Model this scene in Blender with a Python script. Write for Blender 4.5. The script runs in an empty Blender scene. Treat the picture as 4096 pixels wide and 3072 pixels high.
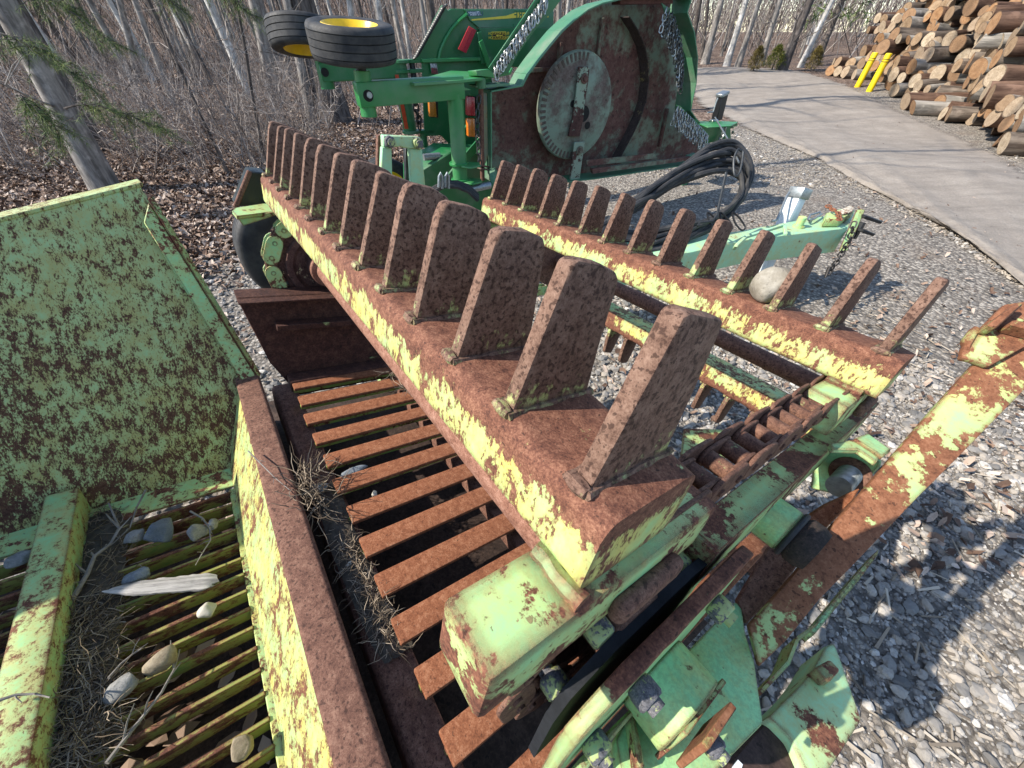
import bpy, bmesh, math, random
import numpy as np
from mathutils import Matrix, Vector
R_ = math.radians

# ------------------------------------------------------------------ camera, sky, sun, exposure
scene = bpy.context.scene
PITCH = R_(42.5); CAMH = 1.70; FPX = 1538.0
camd = bpy.data.cameras.new('camera'); camd.sensor_width = 36.0; camd.lens = FPX / 4096 * 36.0
camd.clip_start = 0.02; camd.clip_end = 500
camo = bpy.data.objects.new('camera', camd); scene.collection.objects.link(camo)
camo.location = (0, 0, CAMH); camo.rotation_euler = (R_(90) - PITCH, 0, 0)
scene.camera = camo
SUN_DIR = Vector((-0.98, -0.18, 0)).normalized(); SUN_EL = R_(41)
world = bpy.data.worlds.new('World'); scene.world = world; world.use_nodes = True
wn = world.node_tree.nodes; wl = world.node_tree.links; wn.clear()
sky = wn.new('ShaderNodeTexSky'); sky.sky_type = 'NISHITA'; sky.sun_disc = False
sky.sun_elevation = SUN_EL; sky.sun_rotation = math.atan2(SUN_DIR.x, SUN_DIR.y)
sky.air_density = 1.0; sky.dust_density = 0.4; sky.ozone_density = 1.0
bg = wn.new('ShaderNodeBackground'); bg.inputs['Strength'].default_value = 0.15
wo = wn.new('ShaderNodeOutputWorld'); wl.new(sky.outputs[0], bg.inputs[0]); wl.new(bg.outputs[0], wo.inputs[0])
sund = bpy.data.lights.new('sun', 'SUN'); sund.energy = 4.3; sund.angle = R_(0.53); sund.color = (1.0, 0.93, 0.82)
suno = bpy.data.objects.new('sun', sund); scene.collection.objects.link(suno)
L = Vector((SUN_DIR.x * math.cos(SUN_EL), SUN_DIR.y * math.cos(SUN_EL), math.sin(SUN_EL)))
suno.rotation_euler = L.to_track_quat('Z', 'Y').to_euler(); suno.location = (-20, -6, 18)
vs = scene.view_settings; vs.view_transform = 'Standard'; vs.look = 'None'; vs.exposure = 0.93; vs.gamma = 1.0
vs.use_curve_mapping = False
cy = scene.cycles; cy.max_bounces = 5; cy.diffuse_bounces = 3; cy.glossy_bounces = 2; cy.transmission_bounces = 2; cy.transparent_max_bounces = 8; cy.caustics_reflective = False; cy.caustics_refractive = False

# ------------------------------------------------------------------ projection helpers (photo pixel -> ray)
cp, sp = math.cos(PITCH), math.sin(PITCH)
RC = np.array([[1, 0, 0], [0, -sp, cp], [0, -cp, -sp]]); CAM = np.array([0, 0, CAMH])
def ray(u, v): return RC @ np.array([(u - 2048) / FPX, (v - 1536) / FPX, 1.0])
def at(u, v, d): return CAM + ray(u, v) * d
def sstep(a, b, x):
    t = np.clip((np.asarray(x) - a) / (b - a), 0, 1); return t * t * (3 - 2 * t)
def gh(x, y):
    d = np.hypot(x, y)
    az = np.arctan2(x, np.maximum(y, .01))
    return (3.4 * sstep(28, 75, d) * sstep(.34, .18, az) + 0.5 * sstep(8, 26, d) + 1.1 * sstep(26, 60, d) + sstep(3.5, 7, d) * 0.03 * (np.sin(x * 1.3 + 0.7 * y) + np.sin(0.9 * y - 0.6 * x + 1)))
def grd(u, v):
    r = ray(u, v); t = CAMH / max(1e-4, -r[2])
    for _ in range(40):
        p = CAM + r * t; t = 0.6 * t + 0.4 * (CAMH - float(gh(p[0], p[1]))) / max(0.004, -r[2])
        t = min(t, 90)
    p = CAM + r * t; return np.array([p[0], p[1], float(gh(p[0], p[1]))])

# ------------------------------------------------------------------ mesh helpers
COL = scene.collection
class MB:
    def __init__(s): s.v = []; s.f = []; s.m = []; s.fl = []
    def add(s, vs_, fs, mi=0, flat=None):
        o = len(s.v); s.v += [tuple(map(float, q)) for q in vs_]
        s.f += [tuple(o + i for i in f) for f in fs]; s.m += [mi] * len(fs); s.fl += list(flat) if flat is not None else [False] * len(fs); return s
    def bev(s, vs_, fs, bev, seg=2, mi=0):
        bm = bmesh.new(); vv = [bm.verts.new(q) for q in vs_]
        for f in fs: bm.faces.new([vv[i] for i in f])
        bmesh.ops.recalc_face_normals(bm, faces=bm.faces)
        if bev > 0:
            bm.normal_update()
            es = [e for e in bm.edges if len(e.link_faces) == 2 and e.calc_face_angle(0) > 0.5]
            rb_ = bmesh.ops.bevel(bm, geom=es, offset=bev, segments=seg, profile=0.5, affect='EDGES', clamp_overlap=True)
        bm.verts.index_update(); new = set(rb_['faces']) if bev > 0 else set()
        s.add([v.co[:] for v in bm.verts], [[v.index for v in f.verts] for f in bm.faces], mi, [bev > 0 and f not in new for f in bm.faces]); bm.free(); return s
    def box(s, lo, hi, bev=0.0, seg=2, mi=0, M=None):
        x0, y0, z0 = lo; x1, y1, z1 = hi
        v = [(x0,y0,z0),(x1,y0,z0),(x1,y1,z0),(x0,y1,z0),(x0,y0,z1),(x1,y0,z1),(x1,y1,z1),(x0,y1,z1)]
        if M is not None: v = [(M @ Vector(q))[:] for q in v]
        return s.bev(v, [(3,2,1,0),(4,5,6,7),(0,1,5,4),(1,2,6,5),(2,3,7,6),(3,0,4,7)], bev, seg, mi)
    def bar(s, p0, p1, w, t, up=(0,0,1), bev=0.0, seg=1, mi=0):
        p0 = Vector(p0); p1 = Vector(p1); d = (p1 - p0); Ln = d.length; d.normalize()
        x = Vector(up).cross(d)
        if x.length < 1e-4: x = Vector((1,0,0)).cross(d)
        x.normalize(); z = d.cross(x)
        M = Matrix((x, d, z)).transposed().to_4x4(); M.translation = p0
        return s.box((-w/2, 0, -t/2), (w/2, Ln, t/2), bev, seg, mi, M)
    def prism(s, poly, ax, t0, t1, bev=0.0, seg=2, mi=0):
        n = len(poly); k = {'a': lambda p, t: (t, p[0], p[1]), 'b': lambda p, t: (p[0], t, p[1]), 'c': lambda p, t: (p[0], p[1], t)}[ax]
        v = [k(p, t0) for p in poly] + [k(p, t1) for p in poly]
        f = [tuple(range(n))[::-1], tuple(range(n, 2*n))] + [(i, (i+1) % n, n + (i+1) % n, n + i) for i in range(n)]
        return s.bev(v, f, bev, seg, mi)
    def slab(s, pts, off, bev=0.0, seg=1, mi=0):
        pts = [Vector(p) for p in pts]; off = Vector(off); n = len(pts)
        v = [p[:] for p in pts] + [(p + off)[:] for p in pts]
        f = [tuple(range(n))[::-1], tuple(range(n, 2*n))] + [(i, (i+1) % n, n + (i+1) % n, n + i) for i in range(n)]
        return s.bev(v, f, bev, seg, mi)
    def tube(s, pts, rad, n=8, mi=0, caps=True, closed=False, phase=0.0):
        pts = [Vector(p) for p in pts]; m = len(pts)
        rad = [rad] * m if not hasattr(rad, '__len__') else list(rad)
        T = []
        for i in range(m):
            a = pts[(i - 1) % m] if (closed or i > 0) else pts[0]; b = pts[(i + 1) % m] if (closed or i < m - 1) else pts[-1]
            t = b - a; T.append(t.normalized() if t.length > 1e-9 else Vector((0,0,1)))
        up = Vector((0,0,1)) if abs(T[0].z) < 0.9 else Vector((1,0,0))
        vv = []; x = up.cross(T[0]).normalized()
        for i in range(m):
            x = (x - T[i] * x.dot(T[i])); x = x.normalized() if x.length > 1e-6 else T[i].orthogonal().normalized()
            y = T[i].cross(x)
            for k in range(n):
                an = 2 * math.pi * k / n + phase
                vv.append((pts[i] + (x * math.cos(an) + y * math.sin(an)) * rad[i])[:])
        ff = []
        for i in range(m if closed else m - 1):
            j = (i + 1) % m
            for k in range(n): ff.append((i*n + k, i*n + (k+1) % n, j*n + (k+1) % n, j*n + k))
        if caps and not closed: ff += [tuple(range(n))[::-1], tuple((m-1)*n + k for k in range(n))]
        return s.add(vv, ff, mi)
    def cyl(s, p0, p1, r0, r1=None, n=20, mi=0, bev=0.0):
        r1 = r0 if r1 is None else r1
        if bev > 0:
            p0 = Vector(p0); p1 = Vector(p1); d = (p1 - p0).normalized()
            return s.tube([p0, p0 + d*1e-5, p0 + d*bev, p1 - d*bev, p1 - d*1e-5, p1], [r0-bev, r0-bev*.95, r0, r1, r1-bev*.95, r1-bev], n, mi)
        return s.tube([p0, p1], [r0, r1], n, mi)
    def lathe(s, prof, c, ax, n=32, mi=0, closed=False):
        c = Vector(c); ax = Vector(ax).normalized(); x = ax.orthogonal().normalized(); y = ax.cross(x); m = len(prof); vv = []
        for r, h in prof:
            for k in range(n):
                an = 2*math.pi*k/n; vv.append((c + ax*h + (x*math.cos(an) + y*math.sin(an))*r)[:])
        ff = []
        for i in range(m if closed else m - 1):
            j = (i+1) % m
            for k in range(n): ff.append((i*n+k, i*n+(k+1) % n, j*n+(k+1) % n, j*n+k))
        return s.add(vv, ff, mi)
    def hexa(s, c, ax, r, h, mi=0, bev=0.0015):
        c = Vector(c); ax = Vector(ax).normalized(); x = ax.orthogonal().normalized(); y = ax.cross(x)
        pts = [c + (x*math.cos(k*math.pi/3) + y*math.sin(k*math.pi/3))*r for k in range(6)]
        return s.slab(pts, ax*h, bev, 1, mi)
    def mesh(s, name, mats, smooth=True, ang=40):
        me = bpy.data.meshes.new(name); me.from_pydata(s.v, [], s.f)
        for m_ in (mats if isinstance(mats, (list, tuple)) else [mats]): me.materials.append(m_)
        if any(s.m): me.polygons.foreach_set('material_index', s.m)
        bm = bmesh.new(); bm.from_mesh(me); bmesh.ops.recalc_face_normals(bm, faces=bm.faces); bm.to_mesh(me); bm.free()
        if smooth:
            me.polygons.foreach_set('use_smooth', [not q for q in s.fl]); me.set_sharp_from_angle(angle=R_(ang))
        me.update(); me.validate(); return me
    def build(s, name, mats, parent=None, smooth=True, ang=40, loc=None):
        return link(name, s.mesh(name, mats, smooth, ang), parent, loc)
def link(name, me, parent=None, loc=None, rot=None, scl=None):
    o = bpy.data.objects.new(name, me); COL.objects.link(o)
    if parent is not None: o.parent = parent
    if loc is not None: o.location = loc
    if rot is not None: o.rotation_euler = rot
    if scl is not None: o.scale = scl
    return o
def tag(o, label=None, cat=None, group=None, kind=None):
    if label: o['label'] = label
    if cat: o['category'] = cat
    if group: o['group'] = group
    if kind: o['kind'] = kind
    return o
def npmesh(name, V, F, mat, smooth=True):
    me = bpy.data.meshes.new(name); V = np.asarray(V, np.float32); F = np.asarray(F, np.int32); k = F.shape[1]
    me.vertices.add(len(V)); me.vertices.foreach_set('co', V.ravel())
    me.loops.add(F.size); me.loops.foreach_set('vertex_index', F.ravel())
    me.polygons.add(len(F)); me.polygons.foreach_set('loop_start', np.arange(0, F.size, k, dtype=np.int32))
    me.polygons.foreach_set('use_smooth', np.full(len(F), smooth)); me.materials.append(mat)
    me.update(calc_edges=True); me.validate(); return me

# ------------------------------------------------------------------ material helpers
class NT:
    def __init__(s, name):
        s.mat = bpy.data.materials.new(name); s.mat.use_nodes = True; s.nt = s.mat.node_tree; s.n = s.nt.nodes; s.n.clear()
        s.out = s.n.new('ShaderNodeOutputMaterial'); s.b = s.n.new('ShaderNodeBsdfPrincipled'); s.lk(s.b.outputs[0], s.out.inputs[0])
    def lk(s, a, b): s.nt.links.new(a, b)
    def set(s, inp, v):
        if isinstance(v, bpy.types.NodeSocket): s.lk(v, inp)
        elif isinstance(v, (tuple, list)) and len(v) == 3 and inp.type == 'RGBA': inp.default_value = (*v, 1)
        else: inp.default_value = v
    def P(s, **k):
        nm = {'col': 'Base Color', 'rough': 'Roughness', 'metal': 'Metallic', 'normal': 'Normal', 'spec': 'Specular IOR Level', 'coat': 'Coat Weight', 'emit': 'Emission Color', 'es': 'Emission Strength', 'trans': 'Transmission Weight'}
        for q, v in k.items(): s.set(s.b.inputs[nm[q]], v)
    def coord(s, rnd=True, kind='Object', scale=(1,1,1), rot=(0,0,0)):
        tc = s.n.new('ShaderNodeTexCoord'); o = tc.outputs[kind]
        if rnd:
            oi = s.n.new('ShaderNodeObjectInfo'); m = s.n.new('ShaderNodeVectorMath'); m.operation = 'SCALE'
            m.inputs[0].default_value = (7.3, 3.1, 5.7); s.lk(oi.outputs['Random'], m.inputs['Scale'])
            a = s.n.new('ShaderNodeVectorMath'); s.lk(o, a.inputs[0]); s.lk(m.outputs[0], a.inputs[1]); o = a.outputs[0]
        if tuple(scale) != (1,1,1) or tuple(rot) != (0,0,0):
            mp = s.n.new('ShaderNodeMapping'); mp.inputs['Scale'].default_value = scale; mp.inputs['Rotation'].default_value = rot
            s.lk(o, mp.inputs[0]); o = mp.outputs[0]
        return o
    def noise(s, co, scale, detail=6, rough=0.6, dist=0.0):
        n = s.n.new('ShaderNodeTexNoise'); s.lk(co, n.inputs['Vector']); n.inputs['Scale'].default_value = scale
        n.inputs['Detail'].default_value = detail; n.inputs['Roughness'].default_value = rough; n.inputs['Distortion'].default_value = dist
        return n.outputs['Fac']
    def vor(s, co, scale, out='Distance', feat='F1'):
        n = s.n.new('ShaderNodeTexVoronoi'); n.feature = feat; s.lk(co, n.inputs['Vector']); n.inputs['Scale'].default_value = scale; return n.outputs[out]
    def math(s, op, a, b=0.0, clamp=False):
        n = s.n.new('ShaderNodeMath'); n.operation = op; n.use_clamp = clamp; s.set(n.inputs[0], a); s.set(n.inputs[1], b); return n.outputs[0]
    def ramp(s, f, lo, hi, a=0.0, b=1.0):
        n = s.n.new('ShaderNodeMapRange'); n.interpolation_type = 'SMOOTHSTEP'; s.set(n.inputs[0], f)
        for i, v in zip((1,2,3,4), (lo, hi, a, b)): s.set(n.inputs[i], v)
        return n.outputs[0]
    def mix(s, f, a, b, mode='MIX'):
        n = s.n.new('ShaderNodeMix'); n.data_type = 'RGBA'; n.blend_type = mode
        s.set(n.inputs[0], f); s.set(n.inputs[6], a); s.set(n.inputs[7], b); return n.outputs[2]
    def cr(s, f, stops):
        n = s.n.new('ShaderNodeValToRGB'); e = n.color_ramp.elements
        while len(e) < len(stops): e.new(0.5)
        for q, (p, c) in zip(e, stops): q.position = p; q.color = (*c, 1)
        s.lk(f, n.inputs[0]); return n.outputs[0]
    def bump(s, h, st=0.3, d=0.01, normal=None):
        n = s.n.new('ShaderNodeBump'); n.inputs['Strength'].default_value = st; n.inputs['Distance'].default_value = d
        s.lk(h, n.inputs['Height'])
        if normal is not None: s.lk(normal, n.inputs['Normal'])
        return n.outputs[0]
    def sep(s, v, i):
        n = s.n.new('ShaderNodeSeparateXYZ'); s.lk(v, n.inputs[0]); return n.outputs[i]
    def island(s):
        return s.n.new('ShaderNodeNewGeometry').outputs['Random Per Island']
    def edge(s, r=0.008):
        bv = s.n.new('ShaderNodeBevel'); bv.samples = 3; bv.inputs['Radius'].default_value = r
        g = s.n.new('ShaderNodeNewGeometry'); d = s.n.new('ShaderNodeVectorMath'); d.operation = 'DOT_PRODUCT'
        s.lk(bv.outputs[0], d.inputs[0]); s.lk(g.outputs['Normal'], d.inputs[1]); return s.ramp(d.outputs['Value'], 0.998, 0.92)

LIME = (0.29, 0.60, 0.28); YEL = (0.62, 0.57, 0.16)
RUST_D = (0.042, 0.015, 0.010); RUST_M = (0.125, 0.046, 0.028); RUST_L = (0.27, 0.115, 0.065)
def rusty(name, amount=0.45, scale=14, stretch=(1,1,1), rot=(0,0,0), paint=LIME, stain=YEL, stain_amt=0.5, edge=0.0, soft=0.05,
          rd=RUST_D, rm=RUST_M, rl=RUST_L, grad=None, rough=0.62, fine=0.35, bumpst=0.35, dirt=0.0, seed=0.0, pit=0.60, halo_amt=0.45, speck=0.0, low_w=0.4):
    s = NT(name); co = s.coord(True, 'Object', stretch, rot)
    if seed: 
        a = s.n.new('ShaderNodeVectorMath'); s.lk(co, a.inputs[0]); a.inputs[1].default_value = (seed, seed * 1.7, -seed); co = a.outputs[0]
    plain = s.coord(True)
    big = s.noise(co, scale, 8, 0.68, 0.25); low = s.noise(plain, scale * 0.22, 4, 0.55)
    sp_ = s.noise(co, scale * 4.2, 5, 0.7)
    f = s.math('ADD', s.math('MULTIPLY', big, 0.6), s.math('MULTIPLY', sp_, fine)); f = s.math('ADD', f, s.math('MULTIPLY', low, low_w))
    tot = 0.6 + fine + low_w; thr = tot * (0.5 + (0.5 - amount) * 0.36)
    if grad is not None:
        ax, g0, g1, strength = grad
        tc = s.n.new('ShaderNodeTexCoord'); z = s.sep(tc.outputs['Object'], ax)
        f = s.math('ADD', f, s.math('MULTIPLY', s.ramp(z, g0, g1, -1, 1), strength))
    if edge > 0: f = s.math('ADD', f, s.math('MULTIPLY', s.edge(edge), 0.5))
    mask = s.ramp(f, thr - soft, thr + soft); halo = s.ramp(f, thr - soft - 0.17, thr + soft * 0.2)
    if speck > 0:
        sk_ = s.ramp(s.math('ADD', s.noise(co, scale * 5, 4, .65), s.math('MULTIPLY', s.math('SUBTRACT', f, thr), .55)), .60, .64); mask = s.math('MAXIMUM', mask, s.math('MULTIPLY', sk_, speck))
    v = s.noise(plain, scale * 2.2, 8, 0.72); vf = s.noise(plain, scale * 13, 4, 0.75)
    vv = s.math('ADD', s.math('MULTIPLY', v, 0.5), s.math('MULTIPLY', vf, 0.5))
    rust = s.cr(vv, [(0.36, rd), (0.49, rm), (0.63, rl)])
    pits = s.ramp(s.noise(plain, scale * 6.5, 4, 0.6), pit, pit + 0.06)
    rust = s.mix(s.math('MULTIPLY', pits, 0.85), rust, tuple(x * .7 for x in rd))
    pn = s.noise(plain, scale * 0.5, 5, 0.6)
    pc = s.mix(s.math('MULTIPLY', s.ramp(pn, 0.35, 0.7), stain_amt), paint, stain)
    pc = s.mix(s.math('MULTIPLY', s.ramp(s.noise(plain, scale * 3, 6, 0.7), 0.5, 0.8), 0.2), pc, tuple(x * 0.6 for x in paint))
    pc = s.mix(s.math('MULTIPLY', halo, halo_amt), pc, (0.50, 0.36, 0.09))
    if dirt > 0: pc = s.mix(s.math('MULTIPLY', s.ramp(s.noise(plain, scale * 9, 5, 0.8), 0.42, 0.6), dirt), pc, (0.05, 0.055, 0.04))
    s.P(col=s.mix(mask, pc, rust), rough=s.ramp(mask, 0, 1, rough - 0.14, 0.86), spec=0.35)
    h = s.math('ADD', s.math('MULTIPLY', mask, -0.6), s.math('MULTIPLY', vv, s.ramp(mask, 0, 1, 0.08, 0.9)))
    s.P(normal=s.bump(h, bumpst, 0.004)); return s.mat
def plainmat(name, col, rough=0.6, metal=0.0, var=0.25, scale=20, bumpst=0.1, spec=0.4, col2=None, rnd=True):
    s = NT(name); co = s.coord(rnd); n = s.noise(co, scale, 6, 0.65); n2 = s.noise(co, scale * 6, 4, 0.7)
    c2 = col2 or tuple(x * (1 - var) for x in col)
    s.P(col=s.mix(s.ramp(n, 0.35, 0.68), col, c2), rough=s.ramp(n2, 0.3, 0.7, max(0.05, rough - 0.08), min(1, rough + 0.1)), metal=metal, spec=spec)
    s.P(normal=s.bump(n2, bumpst, 0.003)); return s.mat

M_BAR1 = rusty('rusty_lime_bar', 0.66, 34, (1, 1, 0.5), rot=(0.6, 0, 0.3), speck=.95, low_w=.3, stain_amt=0.9, edge=0.014, grad=(2, -0.042, -0.006, 0.10), soft=0.03, fine=0.45, rm=(.145,.056,.033), rl=(.31,.15,.09))
M_TOOTH = rusty('rusty_tooth', 0.80, 30, (1, 1, 0.8), speck=.9, stain_amt=0.6, grad=(2, 0.004, 0.078, 0.15), rd=(0.055,0.024,0.015), rm=(0.16,0.090,0.062), rl=(0.26,0.16,0.115), edge=0.008, soft=0.05, pit=.535, fine=.45)
M_BRK = rusty('lime_bracket_paint', 0.46, 21, speck=.7, stain_amt=0.12, edge=0.024, soft=0.015, fine=0.2)
M_CAST = rusty('lime_casting_paint', 0.35, 17, speck=.7, stain_amt=0.15, edge=0.007, soft=0.02, fine=0.25, dirt=0.22)
M_LIMEPLATE = rusty('lime_plate_paint', 0.40, 20, speck=.8, stain_amt=0.35, edge=0.008, soft=0.025)
M_WALL = rusty('streaked_hopper_paint', 0.47, 38, (1.7, 1.7, 0.5), speck=.9, low_w=.25, rot=(0, 0.6, 0.0), paint=(.33, .53, .26), stain_amt=0.75, soft=0.045, stain=(0.30, 0.29, 0.10), rd=(.04,.017,.011), rm=(.085,.036,.022), rl=(0.16,0.08,0.045), grad=(2, -0.10, -0.70, 0.025), fine=0.5)
M_STRIP = rusty('chipped_strip_paint', 0.44, 34, speck=.9, stain_amt=0.2, edge=.006, soft=.02, fine=.45)
M_RAILW = rusty('yellowed_hopper_paint', 0.43, 44, (1, 1, 0.6), speck=.85, low_w=.25, stain_amt=0.85, stain=(0.62, 0.58, 0.16))
M_SLAT = rusty('green_slat_paint', 0.47, 26, (1, 0.5, 1), paint=(0.14, 0.26, 0.065), stain=(0.19, 0.22, 0.055), stain_amt=0.6, edge=0.006)
M_RUST = rusty('brown_rust', 1.1, 26, stain_amt=0.4, rd=(0.055,0.024,0.017), rm=(0.14,0.066,0.045), rl=(0.26,0.145,0.10), pit=.56)
M_ORANGE = rusty('orange_rust', 1.12, 30, (1, 0.16, 1), rd=(0.085,0.028,0.012), rm=(0.21,0.072,0.030), rl=(0.34,0.16,0.085), stain=(0.4,0.35,0.2), fine=0.5)
M_SHAFT = rusty('pinkish_rust_shaft', 1.2, 34, (0.5, 1, 1), rd=(0.10,0.04,0.025), rm=(0.22,0.10,0.065), rl=(0.38,0.22,0.16))
M_ARM = rusty('flaking_arm_paint', 0.57, 14, stain_amt=0.75, edge=0.012, soft=0.015, fine=0.2, rd=(0.08,0.03,0.015), rm=(0.19,0.075,0.036), rl=(0.28,0.13,0.07))
M_CHAIN = rusty('rusty_chain_steel', 0.85, 30, rd=(0.035,0.018,0.014), rm=(0.12,0.055,0.035), rl=(0.24,0.13,0.085), edge=0.003, stain_amt=0.3)
M_FARLINK = rusty('lime_chain_paint', 0.34, 40, stain_amt=0.3, edge=0.004, soft=0.02)
M_MINT = rusty('mint_drawbar_paint', 0.24, 11, paint=(0.30, 0.56, 0.36), stain=(0.36, 0.55, 0.3), stain_amt=0.3, soft=0.03)
M_WEB = rusty('green_grate_web', 0.45, 22, paint=(0.26, 0.52, 0.12), stain_amt=0.3)
M_STEEL = plainmat('galvanised_steel', (0.34, 0.37, 0.38), 0.42, 0.75, 0.35, 60)
M_DARKSTEEL = plainmat('dark_oily_steel', (0.045, 0.05, 0.055), 0.5, 0.5, 0.4, 40)
M_RUBBER = plainmat('black_rubber', (0.018, 0.019, 0.022), 0.68, 0, 0.35, 9, .25, spec=0.35, col2=(0.052, 0.050, 0.048))
M_BOLT = rusty('worn_bolt', 0.55, 45, paint=(0.2, 0.4, 0.2), stain_amt=0.2, rd=(0.03,0.03,0.033), rm=(0.10,0.10,0.11), rl=(0.22,0.2,0.2), soft=0.02)

# ------------------------------------------------------------------ ground, road
def ground_material():
    s = NT('ground_soil'); tc = s.n.new('ShaderNodeTexCoord'); co = tc.outputs['Object']
    x = s.sep(co, 0); y = s.sep(co, 1)
    n = s.noise(co, 9, 8, 0.7); n2 = s.noise(co, 55, 6, 0.75); vcol = s.vor(co, 38, 'Color'); vd = s.vor(co, 38, 'Distance')
    vs1 = s.sep(vcol, 0)
    grav = s.cr(s.math('ADD', s.math('MULTIPLY', vs1, 0.7), s.math('MULTIPLY', n2, 0.3)), [(0.12, (0.13, 0.115, 0.10)), (0.5, (0.31, 0.275, 0.235)), (0.85, (0.50, 0.45, 0.385))])
    grav = s.mix(s.ramp(vd, 0.25, 0.75, 0.0, 0.7), grav, (0.08, 0.072, 0.064))
    grav = s.mix(s.ramp(s.noise(co, 1.7, 5, 0.6), 0.5, 0.75, 0, 0.6), grav, (0.20, 0.155, 0.12))
    leaf = s.cr(s.math('ADD', s.math('MULTIPLY', s.sep(s.vor(co, 22, 'Color'), 1), 0.65), s.math('MULTIPLY', n2, 0.35)), [(0.2, (0.045, 0.030, 0.024)), (0.5, (0.15, 0.10, 0.075)), (0.85, (0.34, 0.26, 0.205))])
    wob = s.math('MULTIPLY', s.math('SUBTRACT', s.noise(co, 1.1, 5, 0.65), 0.5), 2.6)
    # the wood begins beyond a line running from the left of the yard to behind the mower
    edge = s.math('ADD', s.math('ADD', s.math('MULTIPLY', x, 0.62), s.math('MULTIPLY', y, -0.78)), 5.15)
    f = s.ramp(s.math('ADD', edge, wob), -0.3, 0.5)
    col = s.mix(f, leaf, grav)
    s.P(col=col, rough=0.95, spec=0.15)
    s.P(normal=s.bump(s.math('ADD', s.math('MULTIPLY', vd, -0.6), s.math('MULTIPLY', n2, 0.6)), 0.9, 0.03)); return s.mat
def road_material():
    s = NT('packed_dirt'); tc = s.n.new('ShaderNodeTexCoord'); co = tc.outputs['Object']
    n = s.noise(co, 2.2, 8, 0.7); n2 = s.noise(co, 40, 7, 0.78)
    mp = s.n.new('ShaderNodeMapping'); mp.inputs['Rotation'].default_value = (0, 0, R_(-52)); mp.inputs['Scale'].default_value = (0.35, 3.2, 1); s.lk(co, mp.inputs[0])
    tr = s.noise(mp.outputs[0], 1.6, 5, 0.6)
    c = s.cr(s.math('ADD', s.math('MULTIPLY', n, 0.5), s.math('MULTIPLY', n2, 0.5)), [(0.3, (0.17, 0.147, 0.125)), (0.52, (0.28, 0.245, 0.21)), (0.72, (0.40, 0.36, 0.31))])
    c = s.mix(s.ramp(tr, 0.45, 0.7, 0, 0.45), c, (0.17, 0.15, 0.13))
    al = s.n.new('ShaderNodeAttribute'); al.attribute_name = 'fade'
    nn_ = s.math('ADD', s.math('MULTIPLY', s.math('SUBTRACT', n, 0.5), 1.6), s.math('MULTIPLY', s.math('SUBTRACT', n2, 0.5), 1.6))
    a = s.ramp(s.math('ADD', s.math('MULTIPLY', al.outputs['Fac'], 3.0), nn_), 0.5, 1.1)
    s.P(col=c, rough=0.95, spec=0.15); s.set(s.b.inputs['Alpha'], a)
    s.P(normal=s.bump(s.math('ADD', n2, s.math('MULTIPLY', tr, 1.2)), 0.6, 0.03)); return s.mat
def grid_axis(lo, hi, near, step0, grow):
    r = [0.0]; st = step0
    while r[-1] < hi: r.append(r[-1] + st); st = st if r[-1] < near else st * grow
    l = [0.0]; st = step0
    while l[-1] > lo: l.append(l[-1] - st); st = st if -l[-1] < near else st * grow
    return np.array(sorted(set(l[1:] + r)))
gx = grid_axis(-160, 160, 17, 0.3, 1.2); gy = grid_axis(-60, 260, 30, 0.3, 1.2)
X, Y = np.meshgrid(gx, gy); Zg = gh(X, Y); nx = len(gx); ny = len(gy)
idx = np.arange(nx * ny).reshape(ny, nx)
F = np.stack([idx[:-1, :-1], idx[:-1, 1:], idx[1:, 1:], idx[1:, :-1]], -1).reshape(-1, 4)
ground = link('ground', npmesh('ground', np.stack([X, Y, Zg], -1).reshape(-1, 3), F, ground_material())); tag(ground, kind='structure')

# road: a ribbon sheet whose near edge follows the photograph (pixels on the ground) and whose far edge runs along the logs
near_px = [(4096, 1120), (3850, 960), (3560, 800), (3280, 640), (3000, 520), (2820, 430), (2760, 330), (2740, 280)]
far_px = [(4096, 720), (4000, 640), (3800, 545), (3620, 470), (3480, 395), (3330, 330), (3230, 296), (3150, 280)]
NE = np.array([grd(*p)[:2] for p in near_px]); FE = np.array([grd(*p)[:2] for p in far_px])
NE = np.vstack([NE[0] + (NE[0] - NE[1]) * 6, NE[0] + (NE[0] - NE[1]) * 2.5, NE]); FE = np.vstack([FE[0] + (FE[0] - FE[1]) * 10, FE[0] + (FE[0] - FE[1]) * 4, FE])
def resamp(P, n):
    d = np.r_[0, np.cumsum(np.hypot(*np.diff(P, axis=0).T))]; t = np.linspace(0, d[-1], n); return np.stack([np.interp(t, d, P[:, 0]), np.interp(t, d, P[:, 1])], 1)
NR, NC = 160, 60
NEr = resamp(NE, NR); FEr = resamp(FE, NR); rngn = np.random.default_rng(5)
rv = []; fade = []
for i in range(NR):
    for j in range(NC):
        t = j / (NC - 1) * 1.16 - 0.08; p = NEr[i] * (1 - t) + FEr[i] * t
        rut = 0.018 * math.sin(t * 17) * max(0, 1 - abs(t - 0.5) * 2) + (0.03 * math.exp(-((t - 0.09) / 0.05) ** 2) + 0.025 * math.exp(-((t - 0.2) / 0.04) ** 2)) * (0.55 + 0.3 * math.sin(i * 1.3) + 0.3 * math.sin(i * 2.9 + 1)) * (1 if i < 125 else 0) + rngn.uniform(-.006, .006)
        rv.append((p[0], p[1], float(gh(p[0], p[1])) + .008 + .034 * min(1.0, max(0.0, min(t + .06, 1.06 - t) * 7)) + max(-.004, rut))); fade.append(min(1.0, max(0.0, min(t + 0.08, 1.08 - t) * 4)))
idx = np.arange(NR * NC).reshape(NR, NC)
F = np.stack([idx[:-1, :-1], idx[:-1, 1:], idx[1:, 1:], idx[1:, :-1]], -1).reshape(-1, 4)
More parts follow.
